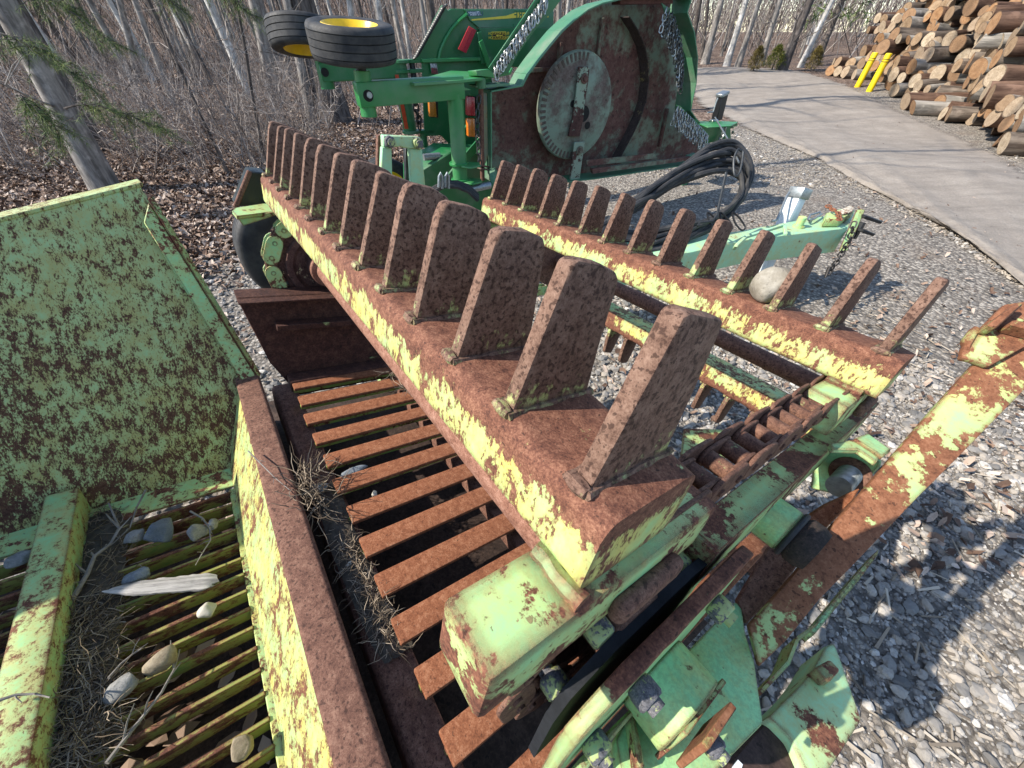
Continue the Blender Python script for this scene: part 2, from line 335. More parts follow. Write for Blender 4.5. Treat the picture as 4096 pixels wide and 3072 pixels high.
rme = npmesh('road', rv, F, road_material()); at_ = rme.attributes.new('fade', 'FLOAT', 'POINT'); at_.data.foreach_set('value', fade)
road = link('road', rme); tag(road, kind='structure')

# ------------------------------------------------------------------ rock picker frame: a along the toothed bars (towards viewer), b towards the drawbar, c up
cA = np.array([.58224761, .51695053, -.62749491]); cP1 = np.array([-.70480314, -.59581838, 1.10106997]); cP2 = np.array([-.08430161, -.72902864, 1.51365089])
Aw = RC @ (cA / np.linalg.norm(cA)); Ow = CAM + RC @ cP1; dd = CAM + RC @ cP2 - Ow
Bw = dd - Aw * (dd @ Aw); Bw /= np.linalg.norm(Bw); Cw = np.cross(Bw, Aw); Cw = Cw if Cw[2] > 0 else -Cw
# keep a right-handed frame: the local x axis is -A reversed into (A,B,C) order below
PM = np.stack([Aw, Bw, Cw], 1)
HAND = np.linalg.det(PM)
camm = PM.T @ (CAM - Ow)
def mp(u, v, **k):
    (ax, val), = k.items(); i = 'abc'.index(ax); d = PM.T @ ray(u, v); t = (val - camm[i]) / d[i]; return camm + d * t
def mw(m): return Ow + PM @ np.asarray(m, float)
def wm(w): return PM.T @ (np.asarray(w) - Ow)
def zc(x0, y0, s): return lambda x, y: (x0 + x * s, y0 + y * s)
def frame_root(name, O, Mx):
    o = bpy.data.objects.new(name, None); COL.objects.link(o); o.empty_display_size = 0.2
    m = Matrix.Identity(4)
    for i in range(3):
        for j in range(3): m[i][j] = Mx[i, j]
        m[i][3] = O[i]
    o.matrix_world = m; return o
picker = frame_root('rock_picker', Ow, PM)
tag(picker, 'rusty lime green rock picker with toothed bars, slatted grate and hopper', 'rock picker')

# toothed bars
rng = random.Random(3)
def tooth_mesh(seed):
    r = random.Random(seed); j = lambda s: r.uniform(-s, s)
    prof = [(0.000, -0.004), (0.102, -0.004), (0.099+j(.003), 0.06), (0.093+j(.003), 0.118+j(.002)), (0.088, 0.128+j(.002)), (0.066, 0.134+j(.003)), (0.038, 0.138+j(.003)), (0.030, 0.134+j(.002)), (0.025+j(.003), 0.120)]
    m = MB().prism(prof, 'a', -0.0105, 0.0070, 0.0036, 2)
    for sd in (-1, 1):      # weld bead along each side of the foot
        pts = [(-0.003 + sd * 0.0105 + j(.001), -0.004 + 0.11 * k / 9, 0.0005 + j(.0012)) for k in range(10)]
        m.tube(pts, [0.0042 + j(.0014) for _ in pts], 6)
    pts = [(-0.014 + 0.022 * k / 4, -0.002 + j(.001), 0.0012) for k in range(5)]; m.tube(pts, [0.005, .0065, .007, .0065, .005], 6)
    return m.mesh('tooth', M_TOOTH)
TEETH = [tooth_mesh(s) for s in range(5)]
BL0, BL1 = -0.04, 1.335
def bar_body():
    m = MB(); n = 60; prof = []
    lo = (-0.010, -0.080); hi = (0.112, 0.0); r = 0.017
    for cx, cz, a0 in ((hi[0]-r, hi[1]-r, 0), (lo[0]+r, hi[1]-r, 90), (lo[0]+r*.6, lo[1]+r*.6, 180), (hi[0]-r*.6, lo[1]+r*.6, 270)):
        rr = r if a0 < 180 else r * .6
        for q in range(5): an = R_(a0 + 22.5 * q); prof.append((cx + rr * math.cos(an), cz + rr * math.sin(an)))
    k = len(prof); vv = []; rr = random.Random(9)
    for i in range(n + 1):
        a = BL0 + (BL1 - BL0) * i / n; wv = 0.0022 * math.cos(2 * math.pi * (a / 0.1))
        for (b, c) in prof: vv.append((a, b + rr.uniform(-.0005, .0005), c + (wv if c > -0.03 else 0) + rr.uniform(-.0005, .0005)))
    ff = [(i*k+q, i*k+(q+1) % k, (i+1)*k+(q+1) % k, (i+1)*k+q) for i in range(n) for q in range(k)] + [tuple(range(k))[::-1], tuple(n*k+q for q in range(k))]
    m.add(vv, ff); return m.mesh('tooth_bar', M_BAR1, ang=50)
BARME = bar_body()
for bi, (a0, b0, c0, fl) in enumerate(((0, 0, 0, 1), (0.0335, 0.7562, 0, 1), (0.0, 1.38, -0.46, -1))):
    bar = link('tooth_bar', BARME, picker, (a0, b0, c0))
    bar['label'] = ['near rusty bar with fourteen upright teeth', 'far bar with fourteen upright teeth and yellowed face', 'lower bar whose teeth hang down towards the gravel'][bi]
    if fl < 0: bar.rotation_euler = (math.pi, 0, 0)
    for i in range(14): link('tooth', TEETH[(i * 3 + bi) % 5], bar, (0.1 * i, rng.uniform(-.0012, .0012), 0), (rng.uniform(-.012, .012), rng.uniform(-.014, .014), 0))

# chain loops over rear and front sprockets
SPB, SPC, SPR, FRB = 0.13, -0.255, 0.152, 1.22
PITCHC = 0.0462
def chain_path(s_):
    up = FRB - SPB; half = math.pi * SPR; tot = 2 * (up + half); s_ %= tot
    if s_ < up: return (SPB + s_, SPC + SPR, 0.0)
    s_ -= up
    if s_ < half: an = math.pi / 2 - s_ / SPR; return (FRB + SPR * math.cos(an), SPC + SPR * math.sin(an), an - math.pi / 2)
    s_ -= half
    if s_ < up: return (FRB - s_, SPC - SPR, math.pi)
    s_ -= up; an = -math.pi / 2 - s_ / SPR; return (SPB + SPR * math.cos(an), SPC + SPR * math.sin(an), an - math.pi / 2)
CTOT = 2 * (FRB - SPB) + 2 * math.pi * SPR
def link_mesh(nm, mat, w, ht, th, inner):
    m = MB(); Lh = PITCHC / 2; pts = []
    for sgn in (1, -1):
        for q in range(7):
            an = R_(-90 + 30 * q) if sgn > 0 else R_(90 + 30 * q); pts.append((sgn * Lh + ht * math.cos(an), ht * math.sin(an)))
    # waist
    wv = w - (th * 1.15 if inner else 0)
    for sd in (-1, 1): m.prism(pts, 'a', sd * wv, sd * (wv + th), 0.0012, 1)
    if inner:
        for e in (-Lh, Lh): m.cyl((-w, e, 0), (w, e, 0), 0.0125, n=12)
    else:
        for e in (-Lh, Lh): m.cyl((-w - th - .003, e, 0), (w + th + .003, e, 0), 0.0058, n=8)
    return m.mesh(nm, mat)
def make_chain(ac, mat, w):
    pins = MB(); nl = int(CTOT / PITCHC)
    for i in range(nl): b, c, _ = chain_path((i + .5) * CTOT / nl); pins.cyl((ac - w - .004, b, c), (ac + w + .004, b, c), 0.0052, n=8)
    ch = pins.build('roller_chain', M_CHAIN, picker)
    li = link_mesh('chain_link', M_CHAIN, w, 0.016, 0.0055, True); lo_ = link_mesh('chain_link', mat, w, 0.0235, 0.0055, False)
    for i in range(nl):
        b, c, an = chain_path((i + 1.0) * CTOT / nl)
        link('chain_link', li if i % 2 else lo_, ch, (ac, b, c), (an + rng.uniform(-.05, .05), 0, 0))
    return ch
make_chain(1.305, M_CHAIN, 0.022); fc = make_chain(0.005, M_FARLINK, 0.014); fc['label'] = 'lime painted far side drive chain wrapped round its sprocket'
def sprocket(ac, mat, name='sprocket'):
    m = MB(); n = 20; pts = []
    for k in range(n):
        for r_, o in ((SPR - .026, -.35), (SPR - .008, -.12), (SPR - .008, .12), (SPR - .026, .35)):
            an = 2 * math.pi * (k + o) / n; pts.append((SPB + r_ * math.cos(an), SPC + r_ * math.sin(an)))
    m.prism(pts, 'a', ac - .007, ac + .007)
    m.lathe([(0.03, .006), (.085, .010), (.095, .020), (.112, .020), (.116, .008)], (ac, SPB, SPC), (1, 0, 0), 36)
    m.cyl((ac, SPB, SPC), (ac + .05, SPB, SPC), 0.052, n=24, bev=.004)
    return m.build(name, mat, picker)
M_DISC = rusty('dark_rust_disc', 0.80, 14, paint=(0.42, 0.36, 0.30), stain=(0.4, 0.3, 0.25), rd=(0.03,0.014,0.011), rm=(0.075,0.033,0.026), rl=(0.15,0.08,0.06), soft=0.03)
sprocket(0.005, M_DISC); sprocket(1.305, M_CHAIN)
fs = MB()
for ac in (0.005, 1.305): fs.cyl((ac - .01, FRB, SPC), (ac + .01, FRB, SPC), SPR - .02, n=24)
fs.cyl((-.05, FRB, SPC), (1.36, FRB, SPC), 0.028, n=16); fs.build('front_shaft', M_RUST, picker)
sh = MB().cyl((0.02, SPB, SPC), (1.28, SPB, SPC), 0.037, n=28); sh.cyl((0.05, SPB, SPC), (0.075, SPB, SPC), 0.054, n=28, bev=.003)
sh.cyl((1.235, SPB, SPC), (1.262, SPB, SPC), 0.042, n=28, bev=.003); sh.build('drive_shaft', M_SHAFT, picker)

# carriers that hold the bars on the chains
def carrier(a0, a1, b0, nm='bar_carrier'):
    o = MB().box((a0, b0 - .10, -.152), (a1, b0 + .20, -.0825), .006, 2)
    pts = [(a0 + .004 + (a1 - a0 - .008) * k / 8, b0 - .013 + rng.uniform(-.002, .002), -.0815) for k in range(9)]
    o.tube(pts, [.009 + rng.uniform(-.002, .002) for _ in pts], 7)
    o = o.build(nm, M_BRK, picker)
    pin = MB().box((a1 - .002, b0 + .035, -.142), (a1 + .016, b0 + .135, -.112), .0085, 3); pin.build('locking_bar', M_RUST, o); return o
carrier(1.284, 1.347, 0); carrier(1.285, 1.352, .757); carrier(-.03, .035, .757)

# grate
grate = MB().prism([(-.092, -.72), (-.092, -.652), (-.084, -.640), (-.02, -.640), (-.02, -.652), (-.080, -.652), (-.080, -.72)], 'a', .1, 1.42, .003, 2)
grate.box((.1, .30, -.70), (1.40, .35, -.655), .004); grate.box((.1, .86, -.70), (1.40, .9, -.655), .004)
grate = grate.build('grate', M_RUST, picker); grate['label'] = 'rusty slatted grate of T bars under the toothed bars'
MB().box((-.03, -.115, -.80), (1.40, .70, -.79), .002).build('under_shade_plate', rusty('under_shade_dark', 1.1, 9, rd=(.016,.010,.008), rm=(.04,.024,.018), rl=(.085,.055,.042)), grate)  # added plate; its near-black colour stands in for shade beneath the grate
tb = MB().box((-.004, 0, -.012), (.049, .95, 0), .0035, 2); tb = tb.box((.016, .002, -.038), (.026, .95, -.0125), mi=1)
TBAR = tb.mesh('grate_bar', [M_ORANGE, M_WEB])
for i in range(14):
    link('grate_bar', TBAR, grate, (.0435 + .1 * i, -.0376 + rng.uniform(-.004, .004), -.6056), (rng.uniform(-.02, .02) * .3, rng.uniform(-.05, .05), rng.uniform(-.006, .006)))

# hopper: rail, front wall, far wall, slatted floor
hop = MB()
hop.prism([(-.256, -.842), (-.251, -.838), (-.177, -.623), (-.184, -.619)], 'a', .11, 1.80)
hop = hop.build('hopper', M_RAILW, picker); hop['label'] = 'lime hopper with yellowed front wall and slatted floor'
MB().prism([(-.186, -.632), (-.186, -.590), (-.179, -.586), (-.127, -.578), (-.119, -.584), (-.119, -.785), (-.125, -.785), (-.125, -.632)], 'a', .092, 1.80, .004, 2).build('rail', M_RUST, hop)
# far wall leans outwards towards its top
def wallpt(b, c, t=0.0): return (.234 - .5 * (c + .851) + t, b, c)
wl_ = MB(); poly = [(-.251, -.851), (-.174, -.616), (-.122, -.599), (-.227, -.276), (-.2775, -.112), (-.290, -.074), (-1.404, -.452), (-1.404, -.894)]
wl_.slab([wallpt(b, c) for b, c in poly], (-.012, 0, -.006), .002)
wl_.slab([wallpt(-.282, -.078, .002), wallpt(-1.404, -.458, .002), wallpt(-1.404, -.458, -.075), wallpt(-.294, -.082, -.075)], (0, 0, .010), .002)
wall = wl_.build('far_wall', M_WALL, hop)
g = MB(); g.slab([wallpt(-.302, -.167, .001), wallpt(-.280, -.118, .001), wallpt(-.227, -.277, .001), wallpt(-.123, -.599, .001), wallpt(-.166, -.616, .001)], (.013, 0, .0065), .003)
g.slab([wallpt(-.280, -.113, .0), wallpt(-.269, -.105, -.022), wallpt(-.113, -.594, -.022), wallpt(-.123, -.599, .0)], (.0175, 0, .009), .002)
g.build('corner_strip', M_STRIP, hop)
MB().prism([(-.2525, -.8475), (-1.404, -.883), (-1.404, -.877), (-.2525, -.8415)], 'a', .223, .314, .001, 1).build('floor_ledge', M_LIMEPLATE, hop)
cb = MB().box((.218, -.644, -.895), (1.80, -.578, -.774), .009, 2); cb.build('centre_beam', rusty('beam_paint', .40, 40, (1, 1, 1), speck=.9, low_w=.25, stain_amt=.7, edge=.012, stain=(.5,.45,.2)), hop)
MB().slab([(-.10, -1.404, -.10), (.0, -1.404, -1.05), (1.80, -1.404, -1.05), (1.80, -1.404, -.62), (.62, -1.404, -.62), (.29, -1.404, -.31), (.12, -1.404, -.155)], (0, -.012, 0)).build('rear_wall', M_WALL, hop); MB().slab([(1.82, -1.404, -.45), (1.82, -1.404, -1.05), (1.82, -.13, -1.05), (1.82, -.13, -.60)], (.012, 0, 0)).build('near_wall', M_WALL, hop)  # both walls out of view; rear top outline shaped to shadow the floor
MB().box((.23, -1.39, -1.055), (1.80, -.26, -1.045), .001, 1).build('belly_shade_plate', rusty('belly_shade_dark', 1.1, 9, rd=(.016,.010,.008), rm=(.04,.024,.018), rl=(.085,.055,.042)), hop)  # added dark plate: bears the leaves and keeps sun from beneath the slats
fr = MB().box((.316, -.269, -.895), (1.80, -.2449, -.848), .002, 1)
for k in range(15): fr.box((.36 + .1035 * k, -.2455, -.842), (.415 + .1035 * k, -.242, -.823), .001, 1)
fr.build('floor_rim', M_RAILW, hop)
SL1 = MB().box((-.005, -.312, -.040), (.005, 0, 0), .0015, 1).mesh('slat', M_SLAT); SL2 = MB().box((-.005, -.76, -.040), (.005, 0, 0), .0015, 1).mesh('slat', M_SLAT)
for i in range(28):
    a = .335 + .0502 * i
    link('slat', SL1, hop, (a, -.2675, -.844), (.035 + rng.uniform(-.01, .01), 0, rng.uniform(-.012, .012)))
    link('slat', SL2, hop, (a, -.645, -.860), (.035, 0, rng.uniform(-.012, .012)))

# far side of the machine: frame plates, cover, tyre
fp = MB().prism([(-.135, -.322), (.60, -.330), (.60, -.66), (-.03, -.66), (-.082, -.55)], 'a', .085, .10, .002, 1)
fp.prism([(-.135, -.322), (.60, -.330), (.60, -.336), (-.135, -.328)], 'a', .02, .13, .001, 1)
fp.box((.10, -.04, -.66), (.16, .6, -.60), .006, 2)
fp.prism([(-.05, -.40), (.55, -.42), (.55, -.44), (-.05, -.42)], 'a', .10, .14, .002, 1)
fp.build('side_plate', rusty('dark_rust_plate', .82, 16, (1, .4, 1), rd=(.02,.009,.007), rm=(.055,.02,.014), rl=(.12,.055,.035), stain_amt=.2), picker)
cov = MB(); z6 = zc(900, 400, .663)
FC = mp(*z6(180, 660), a=-.05)[2]
cov.slab([mp(*p, c=FC) for p in (z6(42, 668), z6(60, 650), z6(285, 615), z6(320, 640), z6(330, 668), z6(70, 700))], (0, 0, -.010), .001, 1)
cov.slab([mp(*p, a=-.01) for p in (z6(75, 712), z6(110, 760), z6(300, 700), z6(320, 672))], (-.008, 0, 0), .001, 1)
cov.build('chain_guard_fin', M_LIMEPLATE, picker)
bx = MB(); bx.slab([mp(*p, a=-.17) for p in (z6(62, 645), z6(150, 430), z6(250, 440), z6(300, 600), z6(230, 640))], (-.10, 0, 0), .004)
bx.build('cover', plainmat('black_paint', (.012, .016, .015), .35, 0, .4, 12), picker)
eb = MB(); eb.bar(mp(*z6(62, 650), a=-.168), mp(*z6(150, 428), a=-.168), .014, .014, (1, 0, 0), .003, 1); eb.build('cover_edge', M_RUST, picker)
def tyre_prof(R, w, rim, grooves=4):
    h = w / 2; p = [(rim, -h * .78), (rim + .02, -h * .92), (R * .86, -h * 1.0), (R * .95, -h * .93), (R * .985, -h * .80)]
    for k in range(grooves):
        x = -h * .62 + h * 1.24 * k / (grooves - 1) if grooves > 1 else 0; g_ = w * .016
        p += [(R, x - g_), (R - .011, x - g_ * .8), (R - .011, x + g_ * .8), (R, x + g_)]
    return p + [(R * .985, h * .80), (R * .95, h * .93), (R * .86, h), (rim + .02, h * .92), (rim, h * .78)]
wc = wm(at(1085, 1010, 1.72)); pw = MB().lathe(tyre_prof(.29, .18, .17), wm(at(1205, 985, 2.02)), (1, 0, 0), 48); pw.build('tyre', M_RUBBER, picker)

# ------------------------------------------------------------------ near side of the rock picker
z4 = zc(1700, 1900, .7063); z25 = zc(2400, 2000, .6462); z26 = zc(2600, 1300, .6027); zp = zc(2600, 1900, .8403); zq = zc(2100, 2400, .7087); zr = zc(3296, 1100, .9456); zz = zc(2500, 700, .866)
rail = MB().prism([(1.320, -.186), (1.366, -.186), (1.366, -.272), (1.359, -.272), (1.359, -.194), (1.320, -.194)], 'b', .26, 1.08, .0015, 1)
rail.slab([(1.359, .26, -.19), (1.366, .26, -.19), (1.366, .33, -.272), (1.359, .33, -.272)], (0, -.004, 0)); rail.slab([(1.322, .255, -.188), (1.362, .255, -.188), (1.356, .262, -.24), (1.342, .262, -.262)], (0, .005, 0))
rail.build('chain_rail', M_BRK, picker)
# take-up bracket with threaded bolt
PB = .80
tk = MB(); tk.slab([mp(*p, b=PB) for p in (zr(-40, 770), zr(20, 725), zr(150, 715), zr(240, 790), zr(235, 815), zr(115, 945), zr(-60, 905))], (0, .012, 0), .003, 1)
tk.slab([mp(*p, c=-.155) for p in (zr(25, 712), zr(140, 690), zr(240, 765), zr(225, 790), zr(150, 738), zr(40, 735))], (0, 0, -.012), .002, 1)
tk.slab([mp(*p, c=-.15) for p in (zr(130, 690), zr(185, 668), zr(285, 738), zr(250, 768))], (0, 0, -.010), .002, 1)
tk = tk.build('take_up_bracket', M_CAST, picker)
bc = Vector(mp(*zr(112, 838), b=PB)); th = MB(); th.cyl(bc, bc + Vector((0, -.008, 0)), .036, n=24, bev=.002); th.build('washer', M_RUST, tk)
th = MB(); pts = []; rr = []
for k in range(40): pts.append(bc + Vector((0, -.008 - .0019 * k, 0))); rr.append(.0215 if k % 2 else .0178)
th.tube(pts, rr, 20); th.build('threaded_bolt', M_STEEL, tk)
# idler housing and motor stubs
ih = MB().cyl((1.352, .50, -.262), (1.404, .50, -.262), .039, n=28, bev=.003).build('idler_housing', M_CAST, picker)
MB().cyl((1.404, .50, -.262), (1.413, .50, -.262), .043, n=28, bev=.003).build('seal', M_RUBBER, ih)
MB().lathe([(0, 0), (.036, 0), (.041, .006), (.041, .022), (.036, .034), (0, .036)], (1.413, .50, -.262), (1, 0, 0), 28).build('hub', rusty('grimy_hub', 1.1, 20, rd=(.012,.010,.009), rm=(.03,.022,.018), rl=(.08,.05,.04)), ih)
# lifting arm
e1 = Vector((0.02, .80, .60)).normalized(); e2 = Vector((1, 0.1, -.18)); nA = e1.cross(e2).normalized(); nA = nA if nA.z > 0 else -nA
PA = Vector(wm(at(3300, 2200, .66)))
def onpl(u, v, P0, n):
    d = Vector(PM.T @ ray(u, v)); o = Vector(camm); return o + d * ((P0 - o).dot(n) / d.dot(n))
arm_px = [(3948, 1400), (3740, 1630), (3428, 1994), (3331, 2102), (3180, 2295), (2995, 2505), (3037, 2669), (3146, 2564), (3281, 2396), (3398, 2278), (3674, 1989), (3826, 1838), (4096, 1563), (4300, 1350), (4300, 1150)]
arm = MB().slab([onpl(*p, PA, nA) for p in arm_px], nA * -.016, .003, 2).build('lifting_arm', M_ARM, picker)
PA2 = PA + nA * .014
hd = MB().slab([onpl(*p, PA2, nA) for p in ((3845, 1430), (3855, 1385), (3935, 1300), (4020, 1215), (4090, 1205), (4300, 1150), (4300, 1330), (4096, 1390), (3960, 1465), (3890, 1440))], nA * -.0138, .004, 2)
hd.slab([onpl(*p, PA2 + nA * .03, nA) for p in ((3950, 1300), (4075, 1205), (4098, 1215), (3990, 1310))], nA * -.03, .003, 1); hd.slab([onpl(*p, PA2 + nA * .03, nA) for p in ((4040, 1295), (4300, 1360), (4300, 1330), (4060, 1275))], nA * -.03, .003, 1)
hd.slab([onpl(*p, PA2 + nA * .004, nA) for p in ((3865, 1350), (3905, 1298), (3930, 1312), (3880, 1400))], nA * -.02, .003, 1)
hd.build('arm_bracket', M_ARM, arm)
# plank like struts under the arm
def strut(px, P0, t, mat, nm, n=None):
    n = n or nA; return MB().slab([onpl(*p, P0, n) for p in px], n * -t, .003, 1).build(nm, mat, picker)
strut([zp(575, 335), zp(705, 430), zp(610, 560), zp(455, 715), zp(415, 600)], PA - nA * .05, .02, M_RUST, 'strut')
strut([z26(1040, 1270), z26(1180, 1180), z26(1400, 1080), z26(1350, 1170), z26(1100, 1420), z26(1060, 1420)], PA - nA * .035, .02, M_ORANGE, 'strut')
GRIMY = rusty('grimy_lime_strut', .36, 20, dirt=.8, edge=.006, soft=.02)
def vplate(px, P0, t, mat, nm): return MB().slab([onpl(*p, P0, nA) for p in px], Vector((0, .0, -t)), 0).build(nm, mat, picker, ang=30)
vplate([z25(985, 1180), z25(1160, 995), z25(1222, 840), z25(1365, 745), z25(1345, 775), z25(1235, 865), z25(1175, 1020), z25(1000, 1205)], PA - nA * .03, .05, M_LIMEPLATE, 'strut')
vplate([z25(1300, 800), z25(1590, 455), z25(1725, 305), z25(1715, 345), z25(1600, 500), z25(1330, 830)], PA - nA * .035, .03, GRIMY, 'strut')
# mounting plate, motor plate and bolts
mpz = MB().prism([(.0, -.268), (.012, -.250), (.060, -.210), (.292, -.194), (.325, -.205), (.335, -.47), (.03, -.50), (.004, -.32)], 'a', 1.376, 1.393, .002, 1)
mpl = mpz.build('mounting_plate', rusty('mount_plate_paint', .50, 16, stain_amt=.1, edge=.013, soft=.015, fine=.2, grad=(2, -.26, -.195, .10)), picker)
MB().prism([(.01, -.31), (.02, -.262), (.075, -.225), (.13, -.218), (.22, -.208), (.27, -.22), (.28, -.45), (.02, -.45)], 'a', 1.352, 1.364).build('motor_plate', plainmat('matt_black_steel', (.02, .022, .026), .8, 0, .4, 30, spec=.2), picker)
def bolt(c, ax, r, h, par=picker, shank=0): 
    m = MB().hexa(c, ax, r, h, 0, .003); c = Vector(c); ax = Vector(ax)
    m.cyl(c + ax * h * .98, c + ax * (h + .008 + shank), r * .55, n=12); return m.build('bolt', M_BOLT, par)
for p, c in ((zq(660, 505), -.262), (zq(1130, 80), -.255), (zq(415, 845), -.36)):
    q = mp(*p, c=c); bolt((1.3935, q[1], q[2]), (1, 0, 0), .0175, .022, mpl)
for p, c in ((zq(455, 225), -.225), (zp(190, 475), -.23), (zq(245, 590), -.29)):
    q = mp(*p, c=c); bolt((1.3515, q[1], q[2]), (-1, 0, 0), .017, .022, mpl, .015)
hs = MB().cyl((1.393, .185, -.365), (1.452, .185, -.365), .056, n=36, bev=.002).build('motor_housing', M_CAST, picker)
MB().box((1.452, .140, -.415), (1.458, .235, -.325), .001, 1).build('flange', rusty('flange_paint', .5, 22, stain_amt=.8, edge=.006, soft=.015), hs)
MB().box((1.468, .135, -.375), (1.476, .20, -.30), .001, 1).build('flange', M_ARM, hs)
bolt((1.476, .165, -.335), (1, 0, 0), .014, .014, hs)
cvp = [z25(840, 625), z25(880, 665), z25(905, 830), z25(960, 1000), z25(1015, 1380), z25(800, 1600), z25(600, 1800), z25(150, 1800), z25(100, 1480), z25(200, 1290), z25(520, 960)]
cv = MB().slab([mp(*p, c=-.425) for p in cvp], (0, 0, -.03), .004, 2).build('gearbox_cover', M_CAST, picker)
rb = MB(); rb.slab([mp(*p, c=-.40) for p in (z25(185, 1300), z25(215, 1300), z25(285, 1659), z25(240, 1659))], (0, 0, -.03), .003, 1); rb.slab([mp(*p, c=-.38) for p in (z25(-130, 1600), z25(190, 1290), z25(230, 1300), z25(-90, 1680))], (0, 0, -.045), .003, 1); rb.build('rib', M_CAST, cv)
gb = [z25(1035, 1345), z25(1250, 1130), z25(1320, 1040), z25(1400, 900), z25(1455, 880), z25(1500, 1000), z25(1625, 1360), z25(1480, 1590), z25(1400, 1700), z25(1290, 1700), z25(1190, 1480), z25(1090, 1380)]
gbo = MB().slab([mp(*p, c=-.56) for p in gb], (0, 0, -.10), .006, 2).build('guard_box', rusty('guard_box_paint', .33, 16, stain_amt=.1, edge=.012, soft=.02, fine=.3, paint=(.34,.64,.36)), picker)
MB().slab([mp(*p, c=-.53) for p in (z25(1335, 1035), z25(1425, 985), z25(1490, 1050), z25(1435, 1115), z25(1400, 1115))], (0, 0, -.028), .004, 2).build('stub', M_BRK, gbo)
MB().slab([mp(*p, c=-.585) for p in (z25(820, 1590), z25(1010, 1375), z25(1090, 1380), z25(1190, 1480), z25(1300, 1710), z25(760, 1710))], (0, 0, -.03), .004, 1).build('skid', rusty('dark_brown_skid', 1.1, 12, rd=(.03,.018,.015), rm=(.055,.032,.027), rl=(.09,.055,.045)), picker)
MB().slab([mp(*p, c=-.424) for p in (z25(815, 1655), z25(850, 1610), z25(880, 1640), z25(860, 1700))], (0, 0, .002)).build('sticker', plainmat('white_sticker', (.7, .72, .75), .4, 0, .1, 30), cv)
fm = MB().box((1.31, -.30, -1.05), (1.36, 1.2, -.98), .006); fm.box((.02, -.3, -1.05), (.07, 1.2, -.98), .006)
fm.box((.02, 1.2, -1.02), (1.36, 1.26, -.95), .006); fm.box((1.32, .3, -1.0), (1.36, .36, -.27), .004); fm.box((.03, .3, -1.0), (.07, .36, -.4), .004); fm.build('frame', M_LIMEPLATE, picker)
# cross plate seen below the second bar
MB().slab([mp(*p, c=-.50) for p in (z26(230, 685), z26(820, 700), z26(700, 830), z26(200, 930))], (0, 0, -.012), .002).build('cross_plate', M_LIMEPLATE, picker)
# bolted upright behind the near bar
zb = zc(1450, 350, .5512); AU = -.14
up_ = MB().slab([mp(*p, a=AU) for p in (zb(150, 345), zb(420, 360), zb(432, 450), zb(300, 440), zb(280, 430), zb(230, 432), zb(210, 442), zb(155, 435))], (-.03, 0, 0), .003, 1)
up_.slab([mp(*p, a=AU - .004) for p in (zb(142, 430), zb(212, 440), zb(220, 720), zb(130, 720))], (-.022, 0, 0), .003, 1); up_.slab([mp(*p, a=AU - .004) for p in (zb(340, 445), zb(432, 445), zb(465, 800), zb(360, 800))], (-.022, 0, 0), .003, 1)
up_ = up_.build('bolted_upright', M_MINT, picker)
for x, y in ((192, 393), (398, 405)): bolt(mp(*zb(x, y), a=AU), (1, 0, 0), .021, .014, up_)
bk = MB().slab([mp(*p, a=AU - .04) for p in (zb(110, 345), zb(150, 345), zb(150, 720), zb(105, 720))], (-.02, 0, 0), .002); bk.build('strap', M_RUST, up_)
bk = MB().slab([mp(*p, a=AU - .04) for p in (zb(310, 440), zb(350, 440), zb(362, 720), zb(318, 720))], (-.02, 0, 0), .002); bk.build('strap', M_DARKSTEEL, up_)

# ------------------------------------------------------------------ drawbar with hitch (part of the rock picker), jack, chain, pin
def onz(u, v, z):
    r = ray(u, v); t = (z - CAMH) / r[2]; return CAM + r * t
ZT = .60
def wl2m(ps): return [wm(p) for p in ps]
def dwn(v): return Vector(PM.T @ np.array(v, float))
beam = MB().slab(wl2m([onz(*zz(*p), ZT) for p in ((-260, 420), (300, 357), (560, 300), (1030, 245), (1062, 168), (880, 195), (500, 262), (-200, 320))]), dwn((0, 0, -.19)), .006, 2)
beam = beam.build('drawbar', M_MINT, picker)
pl_ = MB().slab(wl2m([at(*zz(*p), 2.93) for p in ((1068, 160), (1088, 166), (1006, 355), (985, 352))]), dwn((.05, .02, 0)), .002, 1); pl_.build('hitch_plate', M_LIMEPLATE, beam)
p0 = onz(*zz(800, 240), ZT); pn = MB().cyl(wm(p0), wm(p0 + np.array([0, 0, .075])), .028, n=20, bev=.003); pn.cyl(wm(p0), wm(p0 + np.array([0, 0, .012])), .04, n=20); pn.build('hitch_pin', rusty('yellowed_pin', .4, 30, stain_amt=.9), beam)
h = MB()
hp = [onz(*zz(*p), ZT + .05) for p in ((515, 325), (560, 285), (735, 232), (742, 275))]
for i in range(3): h.bar(wm(hp[i]), wm(hp[i+1]), .022, .02, dwn((0, 0, 1)), .003, 1)
h.bar(wm(onz(*zz(505, 340), ZT + .003)), wm(hp[0]), .022, .02, dwn((0, 0, 1)), .003, 1); h.build('hose_loop', M_MINT, beam)
la = MB().slab(wl2m([onz(*zz(*p), ZT + .06) for p in ((930, 175), (1055, 140), (1060, 165), (1000, 205), (925, 205))]), dwn((0, 0, -.055)), .006, 2); la.build('latch', M_LIMEPLATE, beam)
la = MB().slab(wl2m([onz(*zz(*p), ZT + .075) for p in ((985, 165), (1040, 138), (1060, 150), (1050, 170), (1000, 180))]), dwn((0, 0, -.012)), .004, 2); la.build('latch_cap', rusty('white_worn_cap', .5, 30, paint=(.6,.58,.54), stain=(.5,.45,.4), soft=.02), beam)
cl = MB()
for ya, yb in (((1085, 185), (1165, 212)), ((1075, 250), (1130, 268))):
    a_ = at(*zz(*ya), 2.95); b_ = at(*zz(*yb), 3.0); cl.bar(wm(a_), wm(b_), .09, .022, dwn((0, 0, 1)), .004, 1)
